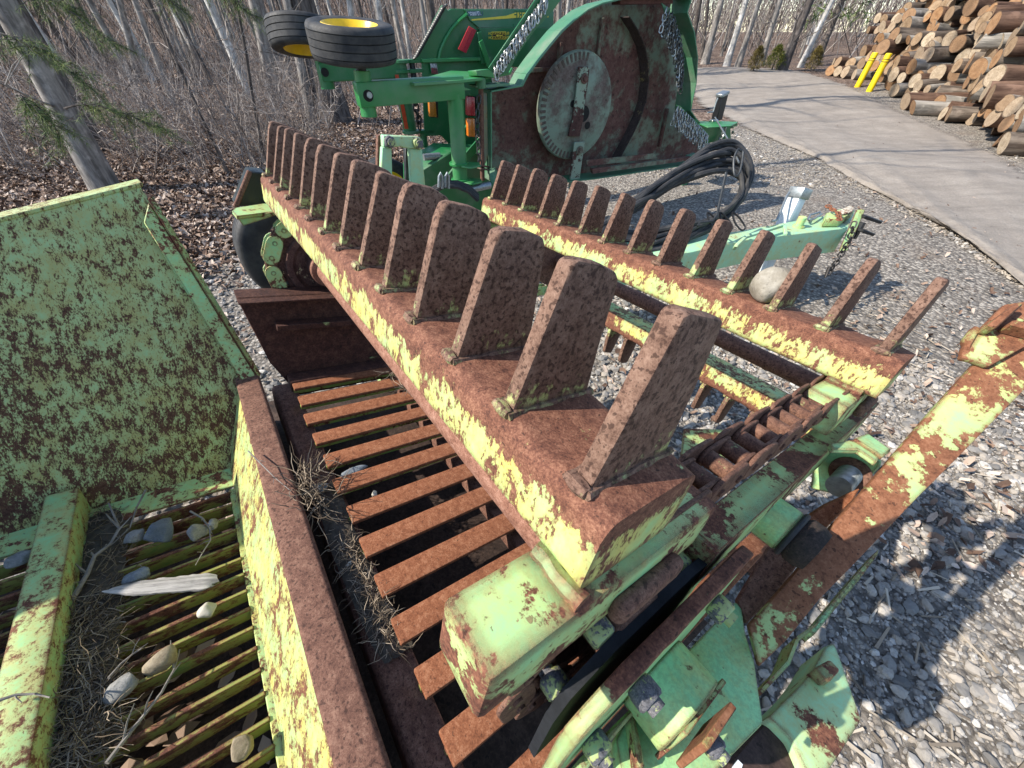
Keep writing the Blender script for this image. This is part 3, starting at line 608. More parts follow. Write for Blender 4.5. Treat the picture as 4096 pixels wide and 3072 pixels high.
cl.box((-.03, -.01, -.09), (.03, .05, .03), .004, 1, 0, Matrix.Translation(Vector(wm(at(*zz(1075, 235), 2.96))))); cl.build('clevis', plainmat('black_cast_steel', (.02, .02, .022), .5, .3, .4, 30), beam)
# chains are made of stadium shaped links
def chain_link(m, p, d, sd, ln, w, r, n1=10, n2=5):
    d = Vector(d).normalized(); sd = Vector(sd); sd = (sd - d * sd.dot(d)).normalized(); pts = []
    for k in range(n1):
        an = 2 * math.pi * k / n1; ca, sa = math.cos(an), math.sin(an)
        pts.append(Vector(p) + d * (sa * w / 2 + (ln / 2 - w / 2) * (1 if sa > 0 else -1)) + sd * ca * w / 2)
    m.tube(pts, r, n2, closed=True)
def chain_along(pts, ln, w, r, seed=0, sides=((1, 0, 0), (0, 1, 0))):
    m = MB(); P = [Vector(p) for p in pts]; rr = random.Random(seed); k = 0; acc = 0.0; step = ln - 2.2 * r
    for a, b in zip(P[:-1], P[1:]):
        Ln = (b - a).length; d = (b - a).normalized(); t = acc
        while t < Ln:
            chain_link(m, a + d * t, d + Vector((rr.uniform(-.12, .12), rr.uniform(-.12, .12), 0)), Vector(sides[k % 2]) + Vector((rr.uniform(-.3, .3), rr.uniform(-.3, .3), 0)), ln, w, r); k += 1; t += step
        acc = t - Ln
    return m
M_BLKCHAIN = plainmat('blackened_chain', (.03, .026, .024), .55, .4, .4, 40); M_RCHAIN = plainmat('orange_rusted_chain', (.26, .10, .05), .85, 0, .5, 40)
pc = [wm(at(*zz(*p), 2.86)) for p in ((1055, 230), (1040, 300), (1010, 345), (985, 390), (962, 425), (942, 450))]
cm = chain_along(pc, .052, .034, .0055, 1); cm.build('safety_chain', M_BLKCHAIN, beam)
hk = MB().tube([wm(at(*zz(*p), 2.86)) for p in ((945, 425), (935, 450), (925, 475), (935, 462))], [.012, .014, .006, .004], 8); hk.build('chain_hook', M_BLKCHAIN, beam)
pc = [wm(onz(*zz(*p), ZT + .09)) for p in ((940, 145), (960, 160), (985, 175), (990, 205))]
chain_along(pc, .05, .032, .0055, 2).build('pin_chain', M_RCHAIN, beam)
rg = MB().tube([wm(onz(*zz(*p), ZT + .03)) for p in ((845, 205), (855, 185), (900, 172), (908, 180), (870, 205), (850, 212))], .008, 7, closed=True); rg.build('pull_ring', M_STEEL, beam)
# drawbar jack: square white tube with grey head and crank
jb = at(*zz(733, 235), 3.12); jt = at(*zz(798, 100), 3.02); jd = Vector((jt - jb)).normalized(); M_WHITE = plainmat('white_paint', (.62, .66, .68), .4, 0, .15, 12)
jk = MB().bar(wm(jb - np.array(jd) * .55), wm(jt), .095, .095, dwn((.9, .4, 0)), .008, 2).build('jack', M_WHITE, picker); jk['label'] = 'white square drawbar jack with grey cap and crank'
jh = MB().bar(wm(jt - np.array(jd) * .012), wm(jt + np.array(jd) * .062), .118, .118, dwn((.9, .4, 0)), .006, 2); jh.build('jack_head', M_STEEL, jk)
cr_ = MB().tube([wm(at(*zz(*p), 2.98)) for p in ((760, 80), (748, 95), (720, 165), (703, 205), (690, 212), (678, 212))], .009, 8); cr_.build('crank', M_STEEL, jk)

# ------------------------------------------------------------------ rotary mower with folded wings: d forward, n towards viewer, z up
MO = at(2302, 434, 3.8); MD = np.array([.87, .49, 0]); MD /= np.linalg.norm(MD); MN = np.array([MD[1], -MD[0], 0]); MZ = np.array([0, 0, 1.0])
MM = np.stack([MD, MN, MZ], 1); mcam = MM.T @ (CAM - MO)
def mo(u, v, n=None, z=None):
    d = MM.T @ ray(u, v); i, val = (1, n) if n is not None else (2, z); t = (val - mcam[i]) / d[i]; return camv(mcam + d * t)
def camv(q): return (float(q[0]), float(q[1]), float(q[2]))
def wmo(w): return camv(MM.T @ (np.asarray(w) - MO))
mower = frame_root('rotary_mower', MO, MM); tag(mower, 'green rotary mower with folded wings, yellow rimmed wheels and chain guards', 'mower')
z3 = zc(1800, 0, .5425); z2 = zc(1000, 0, .5425)
def green(nm, c, dust=.25, rough=.34):
    s = NT(nm); co = s.coord(True); n = s.noise(co, 3, 6, .6); n2 = s.noise(co, 45, 5, .7)
    col = s.mix(s.math('MULTIPLY', s.ramp(n, .45, .75), dust), c, (.20, .22, .17)); col = s.mix(s.math('MULTIPLY', s.ramp(n2, .58, .7), dust), col, (.10, .13, .09))
    s.P(col=col, rough=s.ramp(n, .3, .7, rough - .06, rough + .2), spec=.5, normal=s.bump(n2, .05, .002)); return s.mat
M_JD = green('green_paint', (.012, .125, .038), .4); M_JDL = green('bright_green_paint', (.026, .19, .052), .35); M_JDW = green('weathered_green_paint', (.05, .17, .085), .6, .5)
M_UNDER = rusty('worn_deck_underside', .57, 3.4, halo_amt=.08, paint=(.10, .155, .12), stain=(.17, .20, .15), stain_amt=.6, rd=(.05,.022,.018), rm=(.10,.045,.036), rl=(.15,.08,.065), soft=.07, fine=.3)
M_PAN = rusty('worn_blade_pan', .50, 3.4, halo_amt=.05, paint=(.15, .225, .175), stain=(.17, .21, .17), stain_amt=.5, rd=(.06,.038,.031), rm=(.11,.078,.064), rl=(.17,.135,.115), soft=.08, fine=.2)
M_BLADE = rusty('dark_blade_steel', .50, 5, halo_amt=.05, paint=(.19, .26, .20), stain=(.2,.25,.2), rd=(.03,.012,.010), rm=(.055,.022,.018), rl=(.09,.045,.035), soft=.02)
deck = [z3(*p) for p in ((232, 1290), (217, 660), (440, 620), (480, 540), (560, 430), (640, 330), (720, 235), (800, 160), (900, 85), (1000, 40), (1120, 12), (1250, -10), (1640, -10), (1610, 100), (1665, 240), (1695, 420), (1690, 600), (1655, 800), (1700, 860), (1885, 1085), (1840, 1150), (1500, 1205), (1000, 1275), (600, 1320))]
dk = MB().slab([mo(*p, n=-.24) for p in deck], (0, -.012, 0)).build('wing_deck', M_UNDER, mower); dk['label'] = 'worn underside of the near folded wing'
rim = MB(); pts = [Vector(mo(*p, n=-.16)) for p in deck]
for i in range(len(pts)):
    a, b = pts[i], pts[(i+1) % len(pts)]
    if i in (19, 18): continue
    rim.slab([a, b, b + Vector((0, .24, 0)), a + Vector((0, .24, 0))], ((b - a).normalized().cross(Vector((0, 1, 0)))) * .010)
rim.build('deck_rim', M_JDW, dk)
sk = MB().slab([mo(*p, n=.0) for p in (z3(1000, 1180), z3(1500, 1130), z3(1520, 1165), z3(1010, 1225))], (0, .012, 0)); sk.slab([mo(*p, n=.02) for p in (z3(1030, 1240), z3(1760, 1150), z3(1770, 1175), z3(1040, 1275))], (0, .04, 0)); sk.build('skid_shoe', M_UNDER, dk)
bf = MB(); P = [Vector(mo(*z3(*p), n=-.238)) for p in ((1255, 130), (1320, 230), (1370, 340), (1395, 460), (1402, 600), (1385, 740), (1345, 860), (1290, 980), (1190, 1165))]
for a, b in zip(P[:-1], P[1:]): bf.slab([a, b, b + Vector((0, .13, 0)), a + Vector((0, .13, 0))], ((b - a).normalized().cross(Vector((0, 1, 0)))) * .008)
bf.build('baffle', rusty('dark_baffle', .7, 6, paint=(.07,.09,.075), rd=(.02,.015,.013), rm=(.04,.028,.024), rl=(.07,.05,.045)), dk)
for p in (((815, 310), (800, 485)), ((1125, 130), (1085, 410)), ((500, 522), (765, 508)), ((1540, 1080), (1600, 800))):
    MB().bar(mo(*z3(*p[0]), n=-.225), mo(*z3(*p[1]), n=-.225), .035, .05, (0, 1, 0), .004, 1).build('rib', M_UNDER, dk)
MB().slab([mo(*p, n=.012) for p in (z3(1255, -20), z3(1645, -20), z3(1645, 28), z3(1255, 32))], (0, -.12, 0), .004).build('edge_plate', rusty('rust_edge_plate', .9, 6, rd=(.05,.02,.016), rm=(.09,.036,.03), rl=(.13,.06,.05)), dk)
# blade pan with scalloped rim, holes and two swinging blades
pc_ = Vector(mo(*z3(928, 800), n=-.07)); PR = .45
pan = MB().lathe([(0, .03), (PR - .10, .03), (PR - .085, .022), (PR - .01, .012), (PR, 0), (PR, -.03), (0, -.03)], pc_, (0, 1, 0), 72).build('blade_pan', M_PAN, mower)
gm = MB().box((-.012, 0, -.032), (.012, .010, .030), .003, 1).mesh('rim_notch', rusty('dark_notch', .8, 10, paint=(.15,.17,.14), rd=(.05,.04,.034), rm=(.085,.065,.052), rl=(.13,.105,.085)))
for k in range(54):
    an = 2 * math.pi * k / 54
    if math.cos(an) > .25: continue
    o = link('rim_notch', gm, pan, (pc_.x + (PR - .045) * math.cos(an), pc_.y + .012, pc_.z + (PR - .045) * math.sin(an)), (0, math.pi / 2 - an, 0))
M_HOLE = plainmat('dark_hole', (.012, .011, .010), .9, 0, .2, 20)
for (x, y), r in (((905, 765), .030), ((985, 840), .070), ((1013, 925), .034)):
    c = Vector(mo(*z3(x, y), n=-.0385)); MB().cyl(c, c + Vector((0, .002, 0)), r, n=24).build('hole', M_HOLE, pan)
b1 = MB().slab([mo(*z3(*p), n=.0) for p in ((950, 492), (1032, 492), (1022, 600), (992, 780), (985, 880), (957, 1006), (873, 1006), (905, 880), (930, 700))], (0, -.02, 0), .004, 1).build('blade', M_BLADE, pan)
b2 = MB().slab([mo(*z3(*p), n=.02) for p in ((920, 1050), (997, 1045), (968, 1240), (945, 1400), (880, 1400), (895, 1240))], (0, -.02, 0), .004, 1).build('blade', M_BLADE, pan)
for p, n_ in (((990, 578), .0), ((955, 1108), .02)):
    c = Vector(mo(*z3(*p), n=n_)); m = MB().cyl(c, c + Vector((0, .014, 0)), .042, n=20, bev=.003); m.hexa(c + Vector((0, .014, 0)), (0, 1, 0), .024, .014); m.build('blade_bolt', M_UNDER, pan)
# hinge post at the rear edge of the wing
hp = MB().slab([mo(*p, n=.01) for p in (z3(238, 680), z3(290, 690), z3(292, 1130), z3(245, 1250))], (0, -.03, 0), .003).build('hinge_channel', rusty('grey_channel', .3, 8, paint=(.24,.28,.23), stain=(.25,.25,.2)), mower)
MB().cyl(mo(*z3(228, 655), n=.03), mo(*z3(240, 1330), n=.03), .022, n=14).build('hinge_rod', M_RUST, mower)
for p, q in (((205, 1215), (400, 1255)), ((215, 1240), (420, 1275))):
    MB().bar(mo(*z3(*p), n=.05), mo(*z3(*q), n=-.05), .06, .015, (0, 0, 1), .002).build('hinge_lug', M_UNDER, mower)
# chain guards
M_ZINC = plainmat('zinc_chain', (.42, .43, .42), .35, .8, .5, 60); M_DKCH = plainmat('dark_chain', (.09, .09, .085), .45, .6, .5, 60)
def hang_mesh(nl, seed, ln=.056, mat=None):
    m = chain_along([(0, 0, -.02), (0.004, 0.004, -.02 - nl * (ln - .016))], ln, .034, .0062, seed, ((1, 0, 0), (0, 1, 0))); return m.mesh('hanging_chain', mat or M_ZINC)
HM = {n: [hang_mesh(n, s) for s in range(3)] for n in (2, 4, 5)}; HD = [hang_mesh(4, s + 7, mat=M_DKCH) for s in range(2)]
def guard(line, n, nl, name, mat, plate=None, nn=.02, alt=0):
    par = MB().slab(plate, (0, -.012, 0), .002).build('chain_guard', mat, mower); P = np.array(line); d = np.r_[0, np.cumsum(np.linalg.norm(np.diff(P, axis=0), axis=1))]
    for i in range(n):
        t = d[-1] * i / (n - 1); p = [np.interp(t, d, P[:, k]) for k in range(3)]
        me = HD[i % 2] if (alt and i % 2) else HM[nl][i % 3]
        link('hanging_chain', me, par, (p[0], p[1] + .012 + .02 * (i % 2), p[2]), (rng.uniform(-.1, .1), rng.uniform(-.12, .12), rng.uniform(0, 3)))
    par['label'] = name
guard([mo(*z3(*p), n=.03) for p in ((318, 505), (700, -40))], 34, 2, 'steep green strip hung with short zinc chains', M_JD, [mo(*p, n=.03) for p in (z3(285, 500), z3(640, -20), z3(830, -20), z3(760, 80), z3(620, 230), z3(500, 400), z3(430, 540), z3(320, 560))])
guard([mo(*z3(*p), n=.04) for p in ((1590, 60), (1640, 160), (1680, 300), (1700, 450), (1700, 540))], 30, 4, 'dense curtain of dark chains at the front of the wing', M_JDW, [mo(*p, n=.03) for p in (z3(1560, 20), z3(1620, 60), z3(1702, 400), z3(1700, 560), z3(1670, 560), z3(1660, 300))], alt=1)
guard([mo(*z3(*p), n=.05) for p in ((1675, 790), (1780, 890), (1885, 1000))], 28, 4, 'row of zinc chains along the lower front edge', M_JDL, [mo(*p, n=.04) for p in (z3(1660, 770), z3(1700, 780), z3(1900, 985), z3(1890, 1010))])
lc = chain_along([mo(*z3(*p), n=.08) for p in ((212, 735), (200, 900), (208, 1050), (222, 1235))], .062, .036, .0065, 5); lc.build('hanging_chain', M_DKCH, mower)
lc = chain_along([mo(*z2(*p), n=-1.0) for p in ((1215, 700), (1225, 800), (1245, 880), (1250, 960))], .075, .05, .010, 6); lc.build('hanging_chain', M_BLKCHAIN, mower)
# corner bracket on top of the wing strip
MB().slab([mo(*p, n=.10) for p in (z3(190, 520), z3(280, 508), z3(325, 545), z3(318, 572), z3(200, 560))], (0, -.16, -.01), .003).build('corner_plate', M_JDL, mower)
MB().slab([mo(*p, n=.02) for p in (z3(325, 545), z3(440, 532), z3(455, 500), z3(468, 500), z3(450, 550), z3(330, 575))], (0, -.1, 0), .003).build('corner_bar', M_JDL, mower)
MB().cyl(mo(*z3(222, 575), n=.06), mo(*z3(228, 650), n=.06), .045, n=16).build('pivot', M_JD, mower)
MB().slab([mo(*p, n=.08) for p in (z3(185, 632), z3(440, 612), z3(442, 632), z3(210, 655))], (0, -.14, 0), .003).build('corner_plate', M_JDW, mower)
# wing wheels, arms, posts
M_YEL = plainmat('yellow_rim_paint', (.75, .50, .02), .35, 0, .15, 15)
def wheel(c, ax, R, w, nm, lab=None, parent=mower, grooves=4):
    t = MB().lathe(tyre_prof(R, w, R * .60, grooves), c, ax, 72).build(nm, M_RUBBER, parent)
    ax = Vector(ax).normalized(); r = R * .62; h = w / 2
    rm_ = MB().lathe([(r * 1.05, -h * .86), (r * 1.02, -h * .92), (r * .97, -h * .80), (r * .90, -h * .55), (r * .5, h * .25), (0, h * .25), (0, h * .32), (r * .5, h * .32), (r * .90, h * .55), (r * .97, h * .80), (r * 1.02, h * .92), (r * 1.05, h * .86)], c, ax, 56); rm_.build('rim', M_YEL, t)
    hb = MB().cyl(Vector(c) + ax * h * .1, Vector(c) + ax * h * .62, .055, n=16, bev=.006); hb.build('hub', M_STEEL, t); return t
NW = .12
wcn = Vector(mo(*z2(758, 306), n=NW)); W1 = wheel(wcn, (0.02, .13, 1), .285, .205, 'wheel')
MB().cyl(mo(*z2(815, 470), n=NW), mo(*z2(822, 545), n=NW), .036, n=16).build('spindle', M_DARKSTEEL, mower)
MB().cyl(mo(*z2(822, 520), n=NW), mo(*z2(880, 860), n=NW), .058, n=24, bev=.003).build('wheel_sleeve', M_JDL, mower)
za = mo(*z2(830, 690), n=NW)
arm1 = MB().bar(mo(*z2(785, 698), n=NW), mo(*z2(1560, 642), n=NW), .13, .15, (0, 0, 1), .010, 2).build('wheel_arm', M_JDL, mower)
c = Vector(mo(*z2(872, 706), n=NW + .066)); MB().cyl(c, c + Vector((0, .003, 0)), .036, n=20).build('hole', M_HOLE, arm1); MB().cyl(c + Vector((.008, .003, .004)), c + Vector((.008, .012, .004)), .02, n=14).build('bolt', M_STEEL, arm1)
zt = mo(*z2(1200, 603), n=NW)[2] + .004
MB().slab([mo(*z2(*p), z=zt) for p in ((1172, 603), (1480, 520), (1690, 530), (1775, 560), (1700, 575), (1560, 590), (1210, 612))], (0, 0, -.018), .002).build('gusset', M_JDL, mower)
MB().slab([mo(*z2(*p), n=NW + .03) for p in ((1300, 700), (1620, 665), (1630, 660), (1560, 632), (1450, 680))], (0, -.12, 0), .002).build('gusset', M_JDL, mower)
post = MB().cyl(mo(*z2(1512, 690), n=NW), mo(*z2(1552, 1345), n=NW), .066, n=28).build('wing_post', M_JDL, mower)
for y, x in ((1205, 1540), (1325, 1552)):
    c = mo(*z2(x, y), n=NW); MB().cyl((c[0], c[1], c[2] - .012), (c[0], c[1], c[2] + .012), .085, n=28, bev=.004).build('collar', M_JDL, post)
    MB().slab([mo(*z2(*p), z=c[2]) for p in ((x, y - 18), (x + 150, y - 8), (x + 160, y + 12), (x + 90, y + 30), (x + 20, y + 20))], (0, 0, -.014), .002).build('lug', M_JDL, post)
# far wing
NF = -1.25
fw = MB().slab([mo(*z2(*p), n=NF) for p in ((1212, 428), (1420, 36), (1462, 78), (1484, 64), (1580, 64), (1622, 150), (1690, 215), (1765, 480), (1700, 432), (1268, 450))], (0, -.04, 0), .004).build('far_wing_deck', M_JD, mower); fw['label'] = 'top side of the far folded wing with yellow stripe'
tp = MB().slab([mo(*z2(*p), n=NF + .02) for p in ((1580, 66), (2240, 64), (2240, 206), (1690, 207), (1622, 150))], (0, -.03, 0), .004).build('deck_slope', green('faded_top_green', (.035, .16, .075), .5, .28), fw)
fp2 = MB().slab([mo(*z2(*p), n=NF + .05) for p in ((1690, 207), (2260, 205), (2260, 520), (1770, 480))], (0, -.03, 0), .004).build('deck_panel', M_JD, fw)
lp = MB().slab([mo(*z2(*p), n=NF + .05) for p in ((1268, 450), (1765, 440), (1800, 560), (1720, 900), (1660, 1100), (1490, 1085), (1410, 1000), (1290, 1005))], (0, -.03, 0), .004).build('centre_deck_panel', M_JD, fw)
MB().bar(mo(*z2(1268, 448), n=NF + .07), mo(*z2(1770, 432), n=NF + .07), .04, .03, (0, 0, 1), .004).build('deck_seam', M_JDL, fw)
arc = MB(); P = [mo(*z2(*p), n=NF + .02) for p in ((1392, 432), (1405, 370), (1440, 290), (1490, 210), (1545, 150), (1600, 105))]; arc.tube(P, .016, 6); arc.build('seam', M_JDL, fw)
M_YST = plainmat('yellow_decal', (.72, .55, .06), .4, 0, .12, 20); M_BLK = plainmat('black_decal', (.012, .012, .012), .4, 0, .2, 20)
MB().slab([mo(*z2(*p), n=NF + .021) for p in ((1632, 142), (1890, 116), (1960, 92), (2200, 92), (2200, 128), (1990, 130), (1880, 138), (1636, 152))], (0, .003, 0)).build('yellow_stripe', M_YST, fw)
MB().slab([mo(*z2(*p), n=NF + .021) for p in ((1607, 86), (1690, 82), (1706, 112), (1625, 117))], (0, .003, 0)).build('sticker', plainmat('white_decal', (.6, .64, .68), .4, 0, .1, 20), fw)
MB().slab([mo(*z2(*p), n=NF + .052) for p in ((1782, 234), (1886, 232), (1888, 290), (1784, 290))], (0, .003, 0)).build('decal', M_YST, fw)
MB().slab([mo(*z2(*p), n=NF + .056) for p in ((1786, 238), (1882, 236), (1884, 286), (1788, 286))], (0, .003, 0)).build('decal_face', M_BLK, fw)
def text(body, c, size, par, mat, flip=False, ux=(1, 0, 0)):
    cu = bpy.data.curves.new('lettering', 'FONT'); cu.body = body; cu.size = size; cu.align_x = 'CENTER'; cu.align_y = 'CENTER'; cu.extrude = .0008; cu.materials.append(mat)
    to = bpy.data.objects.new('lettering', cu); dg = bpy.context.evaluated_depsgraph_get(); COL.objects.link(to)
    me = bpy.data.meshes.new_from_object(to.evaluated_get(bpy.context.evaluated_depsgraph_get())); bpy.data.objects.remove(to)
    x = Vector(ux).normalized() * (-1 if flip else 1); nrm = Vector((0, 1, 0)); y = nrm.cross(x)
    o = link('lettering', me, par); m = Matrix((x, y, nrm)).transposed().to_4x4(); m.translation = Vector(c); o.matrix_local = m; me.materials.clear(); me.materials.append(mat); return o
ux1 = Vector(mo(*z2(1886, 232), n=NF)) - Vector(mo(*z2(1782, 234), n=NF))
text('BLADE ROTATION', mo(*z2(1835, 247), n=NF + .061), .030, fw, M_YST, True, ux1); text('BLADE ROTATION', mo(*z2(1836, 277), n=NF + .061), .030, fw, M_YST, True, ux1)
ar = MB().slab([mo(*z2(*p), n=NF + .060) for p in ((1812, 262), (1826, 254), (1826, 260), (1862, 259), (1862, 265), (1826, 265), (1826, 270))], (0, .002, 0)); ar.build('arrow', M_YST, fw)
text('UNITED', mo(*z2(1660, 102), n=NF + .026), .05, fw, plainmat('blue_print', (.03, .06, .16), .5), True, ux1)
text('DEERE', mo(*z2(2030, 112), n=NF + .026), .10, fw, M_JD, True, ux1)
MB().slab([mo(*z2(*p), n=NF + .07) for p in ((1612, 192), (1668, 224), (1592, 392), (1532, 362))], (0, .008, 0), .002).build('reflector', plainmat('red_reflector', (.55, .03, .04), .3, 0, .1, 30), fw)
MB().slab([mo(*z2(*p), n=NF + .079) for p in ((1640, 209), (1668, 224), (1592, 392), (1563, 377))], (0, .004, 0), .001).build('reflector_band', plainmat('dark_red_reflector', (.36, .015, .03), .3, 0, .1, 30), fw)
MB().bar(mo(*z2(1690, 235), n=NF + .09), mo(*z2(1720, 470), n=NF + .09), .05, .02, (0, 1, 0), .003).build('rib', M_JD, fw); MB().bar(mo(*z2(1700, 300), n=NF + .12), mo(*z2(1765, 490), n=NF + .12), .05, .02, (0, 1, 0), .003).build('rib', M_JDL, fw)
MB().slab([mo(*z2(*p), n=NF + .085) for p in ((1328, 468), (1376, 470), (1386, 545), (1338, 540))], (0, .003, 0)).build('warning_label', plainmat('pale_label', (.5, .5, .5), .5, 0, .3, 90, col2=(.05,.05,.06)), fw)
MB().slab([mo(*z2(*p), n=NF + .089) for p in ((1336, 500), (1378, 503), (1386, 545), (1340, 542))], (0, .003, 0)).build('warning_label', plainmat('dark_label', (.03, .03, .03), .5, 0, .3, 90, col2=(.3,.03,.03)), fw)
ck = MB(); 
P = [Vector(mo(*z2(*p), n=NF + .05)) for p in ((1225, 415), (1428, 52))]
for k in range(24):
    p = P[0].lerp(P[1], k / 23); chain_link(ck, p, (1, 0, .5), (0, 1, 0), .075, .04, .009, 8, 4)
ck = ck.build('chain_edge', M_DKCH, fw); ck['kind'] = 'stuff'
# far wheel, arm, post
W2 = wheel(Vector(mo(*z2(395, 268), n=NF - .1)), (0.10, -.22, 1), .30, .22, 'wheel')
MB().bar(mo(*z2(512, 530), n=NF), mo(*z2(1100, 505), n=NF), .14, .15, (0, 0, 1), .010).build('wheel_arm', M_JD, mower); MB().cyl(mo(*z2(530, 450), n=NF), mo(*z2(578, 655), n=NF), .065, n=20).build('wheel_sleeve', M_JD, mower)
c = Vector(mo(*z2(552, 533), n=NF + .08)); MB().cyl(c, c + Vector((0, .004, 0)), .035, n=18).build('hole', M_HOLE, mower)
p2_ = MB().cyl(mo(*z2(1095, 450), n=NF), mo(*z2(1185, 985), n=NF), .072, n=24).build('wing_post', M_JD, mower)
MB().slab([mo(*z2(*p), n=NF + .075) for p in ((1068, 550), (1094, 550), (1168, 950), (1140, 950))], (0, .004, 0)).build('reflector', plainmat('orange_reflector', (.55, .06, .02), .35, 0, .3, 25), p2_)
for y, x in ((452, 1110), (525, 1110), (970, 1190)):
    c = mo(*z2(x, y), n=NF); MB().cyl((c[0], c[1], c[2] - .014), (c[0], c[1], c[2] + .014), .10, n=24, bev=.004).build('collar', M_JD, p2_)
    MB().bar(c, mo(*z2(x + 160, y - 5), n=NF), .1, .03, (0, 0, 1), .003).build('lug', M_JD, p2_)
MB().cyl(mo(*z2(1190, 440), n=NF), mo(*z2(1225, 690), n=NF), .03, n=12).build('hinge_rod', M_DARKSTEEL, mower); MB().cyl(mo(*z2(1275, 960), n=NF), mo(*z2(1290, 1085), n=NF), .04, n=12).build('hinge_rod', M_JD, mower)
# lamps
def lamp(px, n_, col, nm):
    o = MB().slab([mo(*z2(*p), n=n_) for p in px], (0, .05, 0), .008, 2).build(nm, plainmat(nm + '_lens', col, .25, 0, .35, 90, spec=.7), mower)
    xs = [p[0] for p in px]; ys = [p[1] for p in px]
    MB().slab([mo(*z2(*p), n=n_ - .03) for p in ((min(xs) + 12, min(ys) - 4), (max(xs) + 14, min(ys) + 4), (max(xs) + 16, max(ys) + 6), (min(xs) + 14, max(ys) + 4))], (0, .029, 0), .004).build('lamp_base', M_BLK, o)
lamp(((1585, 706), (1640, 710), (1645, 850), (1586, 846)), -.02, (.42, .02, .03), 'tail_lamp'); lamp(((1588, 868), (1640, 866), (1645, 1004), (1594, 1000)), -.02, (.62, .17, .01), 'amber_lamp'); lamp(((1308, 745), (1358, 748), (1366, 860), (1314, 856)), -.9, (.5, .17, .02), 'amber_lamp')
MB().slab([mo(*z2(*p), n=-.08) for p in ((1620, 690), (1690, 720), (1680, 860), (1650, 860))], (0, .01, 0)).build('lamp_bracket', M_JDL, mower)
cbm = MB().slab([mo(*z2(*p), n=-.45) for p in ((1240, 1270), (1480, 1120), (1900, 1130), (2100, 1250), (2100, 1600), (1240, 1600))], (0, -.5, 0), .01).build('centre_frame', M_JD, mower)
for p, q in (((1500, 1120), (1640, 900)), ((1480, 1300), (1700, 1040))): MB().bar(mo(*z2(*p), n=-.2), mo(*z2(*q), n=-.2), .07, .03, (0, 1, 0), .003).build('brace', M_JD, mower)
for p, q, n_ in (((1620, 1395), (1770, 1365), .2), ((1280, 1160), (1400, 1150), -.5)):
    MB().cyl(mo(*z2(*p), n=n_), mo(*z2(*q), n=n_), .032, n=18).build('hydraulic_cylinder', M_STEEL, mower)
MB().lathe([(.05, 0), (.12, 0), (.12, .05), (.05, .05)], mo(*z2(1790, 1345), n=.1), (.8, .5, .2), 28, closed=True).build('cylinder_collar', M_JDW, mower)
# under deck hydraulic hoses and lift hooks
for k in range(3):
    MB().tube([mo(*z2(*p), n=.30 + .03 * k) for p in ((1330, 1400 + 14 * k), (1430, 1345 + 14 * k), (1530, 1345 + 16 * k), (1610, 1375 + 18 * k), (1680, 1440 + 18 * k))], .018, 8).build('hose', M_RUBBER, mower)
for x in (1392, 1440):
    MB().tube([mo(*z2(*p), n=.4) for p in ((x, 1380), (x + 2, 1300), (x + 12, 1276), (x + 24, 1300), (x + 26, 1390))], .011, 8).build('lift_hook', M_STEEL, mower)
# centre wheel standing on the gravel
gwp = grd(1560, 735); W3 = wheel(wmo(np.array([at(1530, 672, 4.3)[0], at(1530, 672, 4.3)[1], .34])), (.12, 1, 0), .34, .2, 'wheel')
# tongue, jack and safety chain at the front
NT_ = -.55
tg = MB().slab([mo(*z3(*p), n=NT_) for p in ((1600, 770), (1740, 780), (1850, 905), (2120, 905), (2125, 925), (2070, 950), (2075, 1030), (1880, 1060), (1700, 1000))], (0, -.16, 0), .008).build('tongue', M_JD, mower)
MB().slab([mo(*z3(*p), z=mo(*z3(1850, 905), n=NT_)[2]) for p in ((1835, 918), (1940, 900), (2122, 906), (2070, 935), (1900, 945))], (0, 0, .012), .003).build('tongue_plate', M_JDL, tg)
for p in ((2080, 935), (2080, 975), (2030, 1020)): bolt(mo(*z3(*p), n=NT_), (0, 1, 0), .022, .02, tg)
MB().bar(mo(*z3(1965, 885), n=NT_ - .05), mo(*z3(2010, 700), n=NT_ - .05), .12, .10, (0, 1, 0), .008).build('jack', plainmat('black_jack_paint', (.012, .012, .014), .4, 0, .3, 12), mower)
MB().bar(mo(*z3(2008, 705), n=NT_ - .05), mo(*z3(2012, 680), n=NT_ - .05), .14, .12, (0, 1, 0), .008).build('jack_head', M_STEEL, mower)
MB().tube([mo(*z3(*p), n=NT_) for p in ((1975, 720), (1960, 760), (1940, 825), (1900, 830))], .010, 7).build('jack_crank', M_STEEL, mower)
chain_along([mo(*z3(*p), n=NT_ + .06) for p in ((1930, 890), (2010, 905), (2025, 940), (2015, 985), (1995, 1020), (1960, 1070), (1900, 1090))], .075, .05, .010, 9).build('safety_chain', M_ZINC, mower)
MB().cyl(mo(*z3(1900, 1060), n=NT_ - .1), mo(*z3(1870, 1180), n=NT_ - .1), .04, n=14).build('jack_leg', M_STEEL, mower)
MB().slab([mo(*z3(*p), n=-.06) for p in ((1760, 1150), (1820, 1130), (1830, 1200), (1770, 1225))], (0, -.06, 0), .004).build('front_lug', M_JDW, mower)
# support legs that reach the ground
for (x, y) in ((1750, 1230), (520, 1330)):
    p = mo(*z3(x, y), n=-.5); MB().box((p[0] - .05, p[1] - .05, -MO[2]), (p[0] + .05, p[1] + .05, p[2]), .006).build('skid_leg', M_JDW, mower)

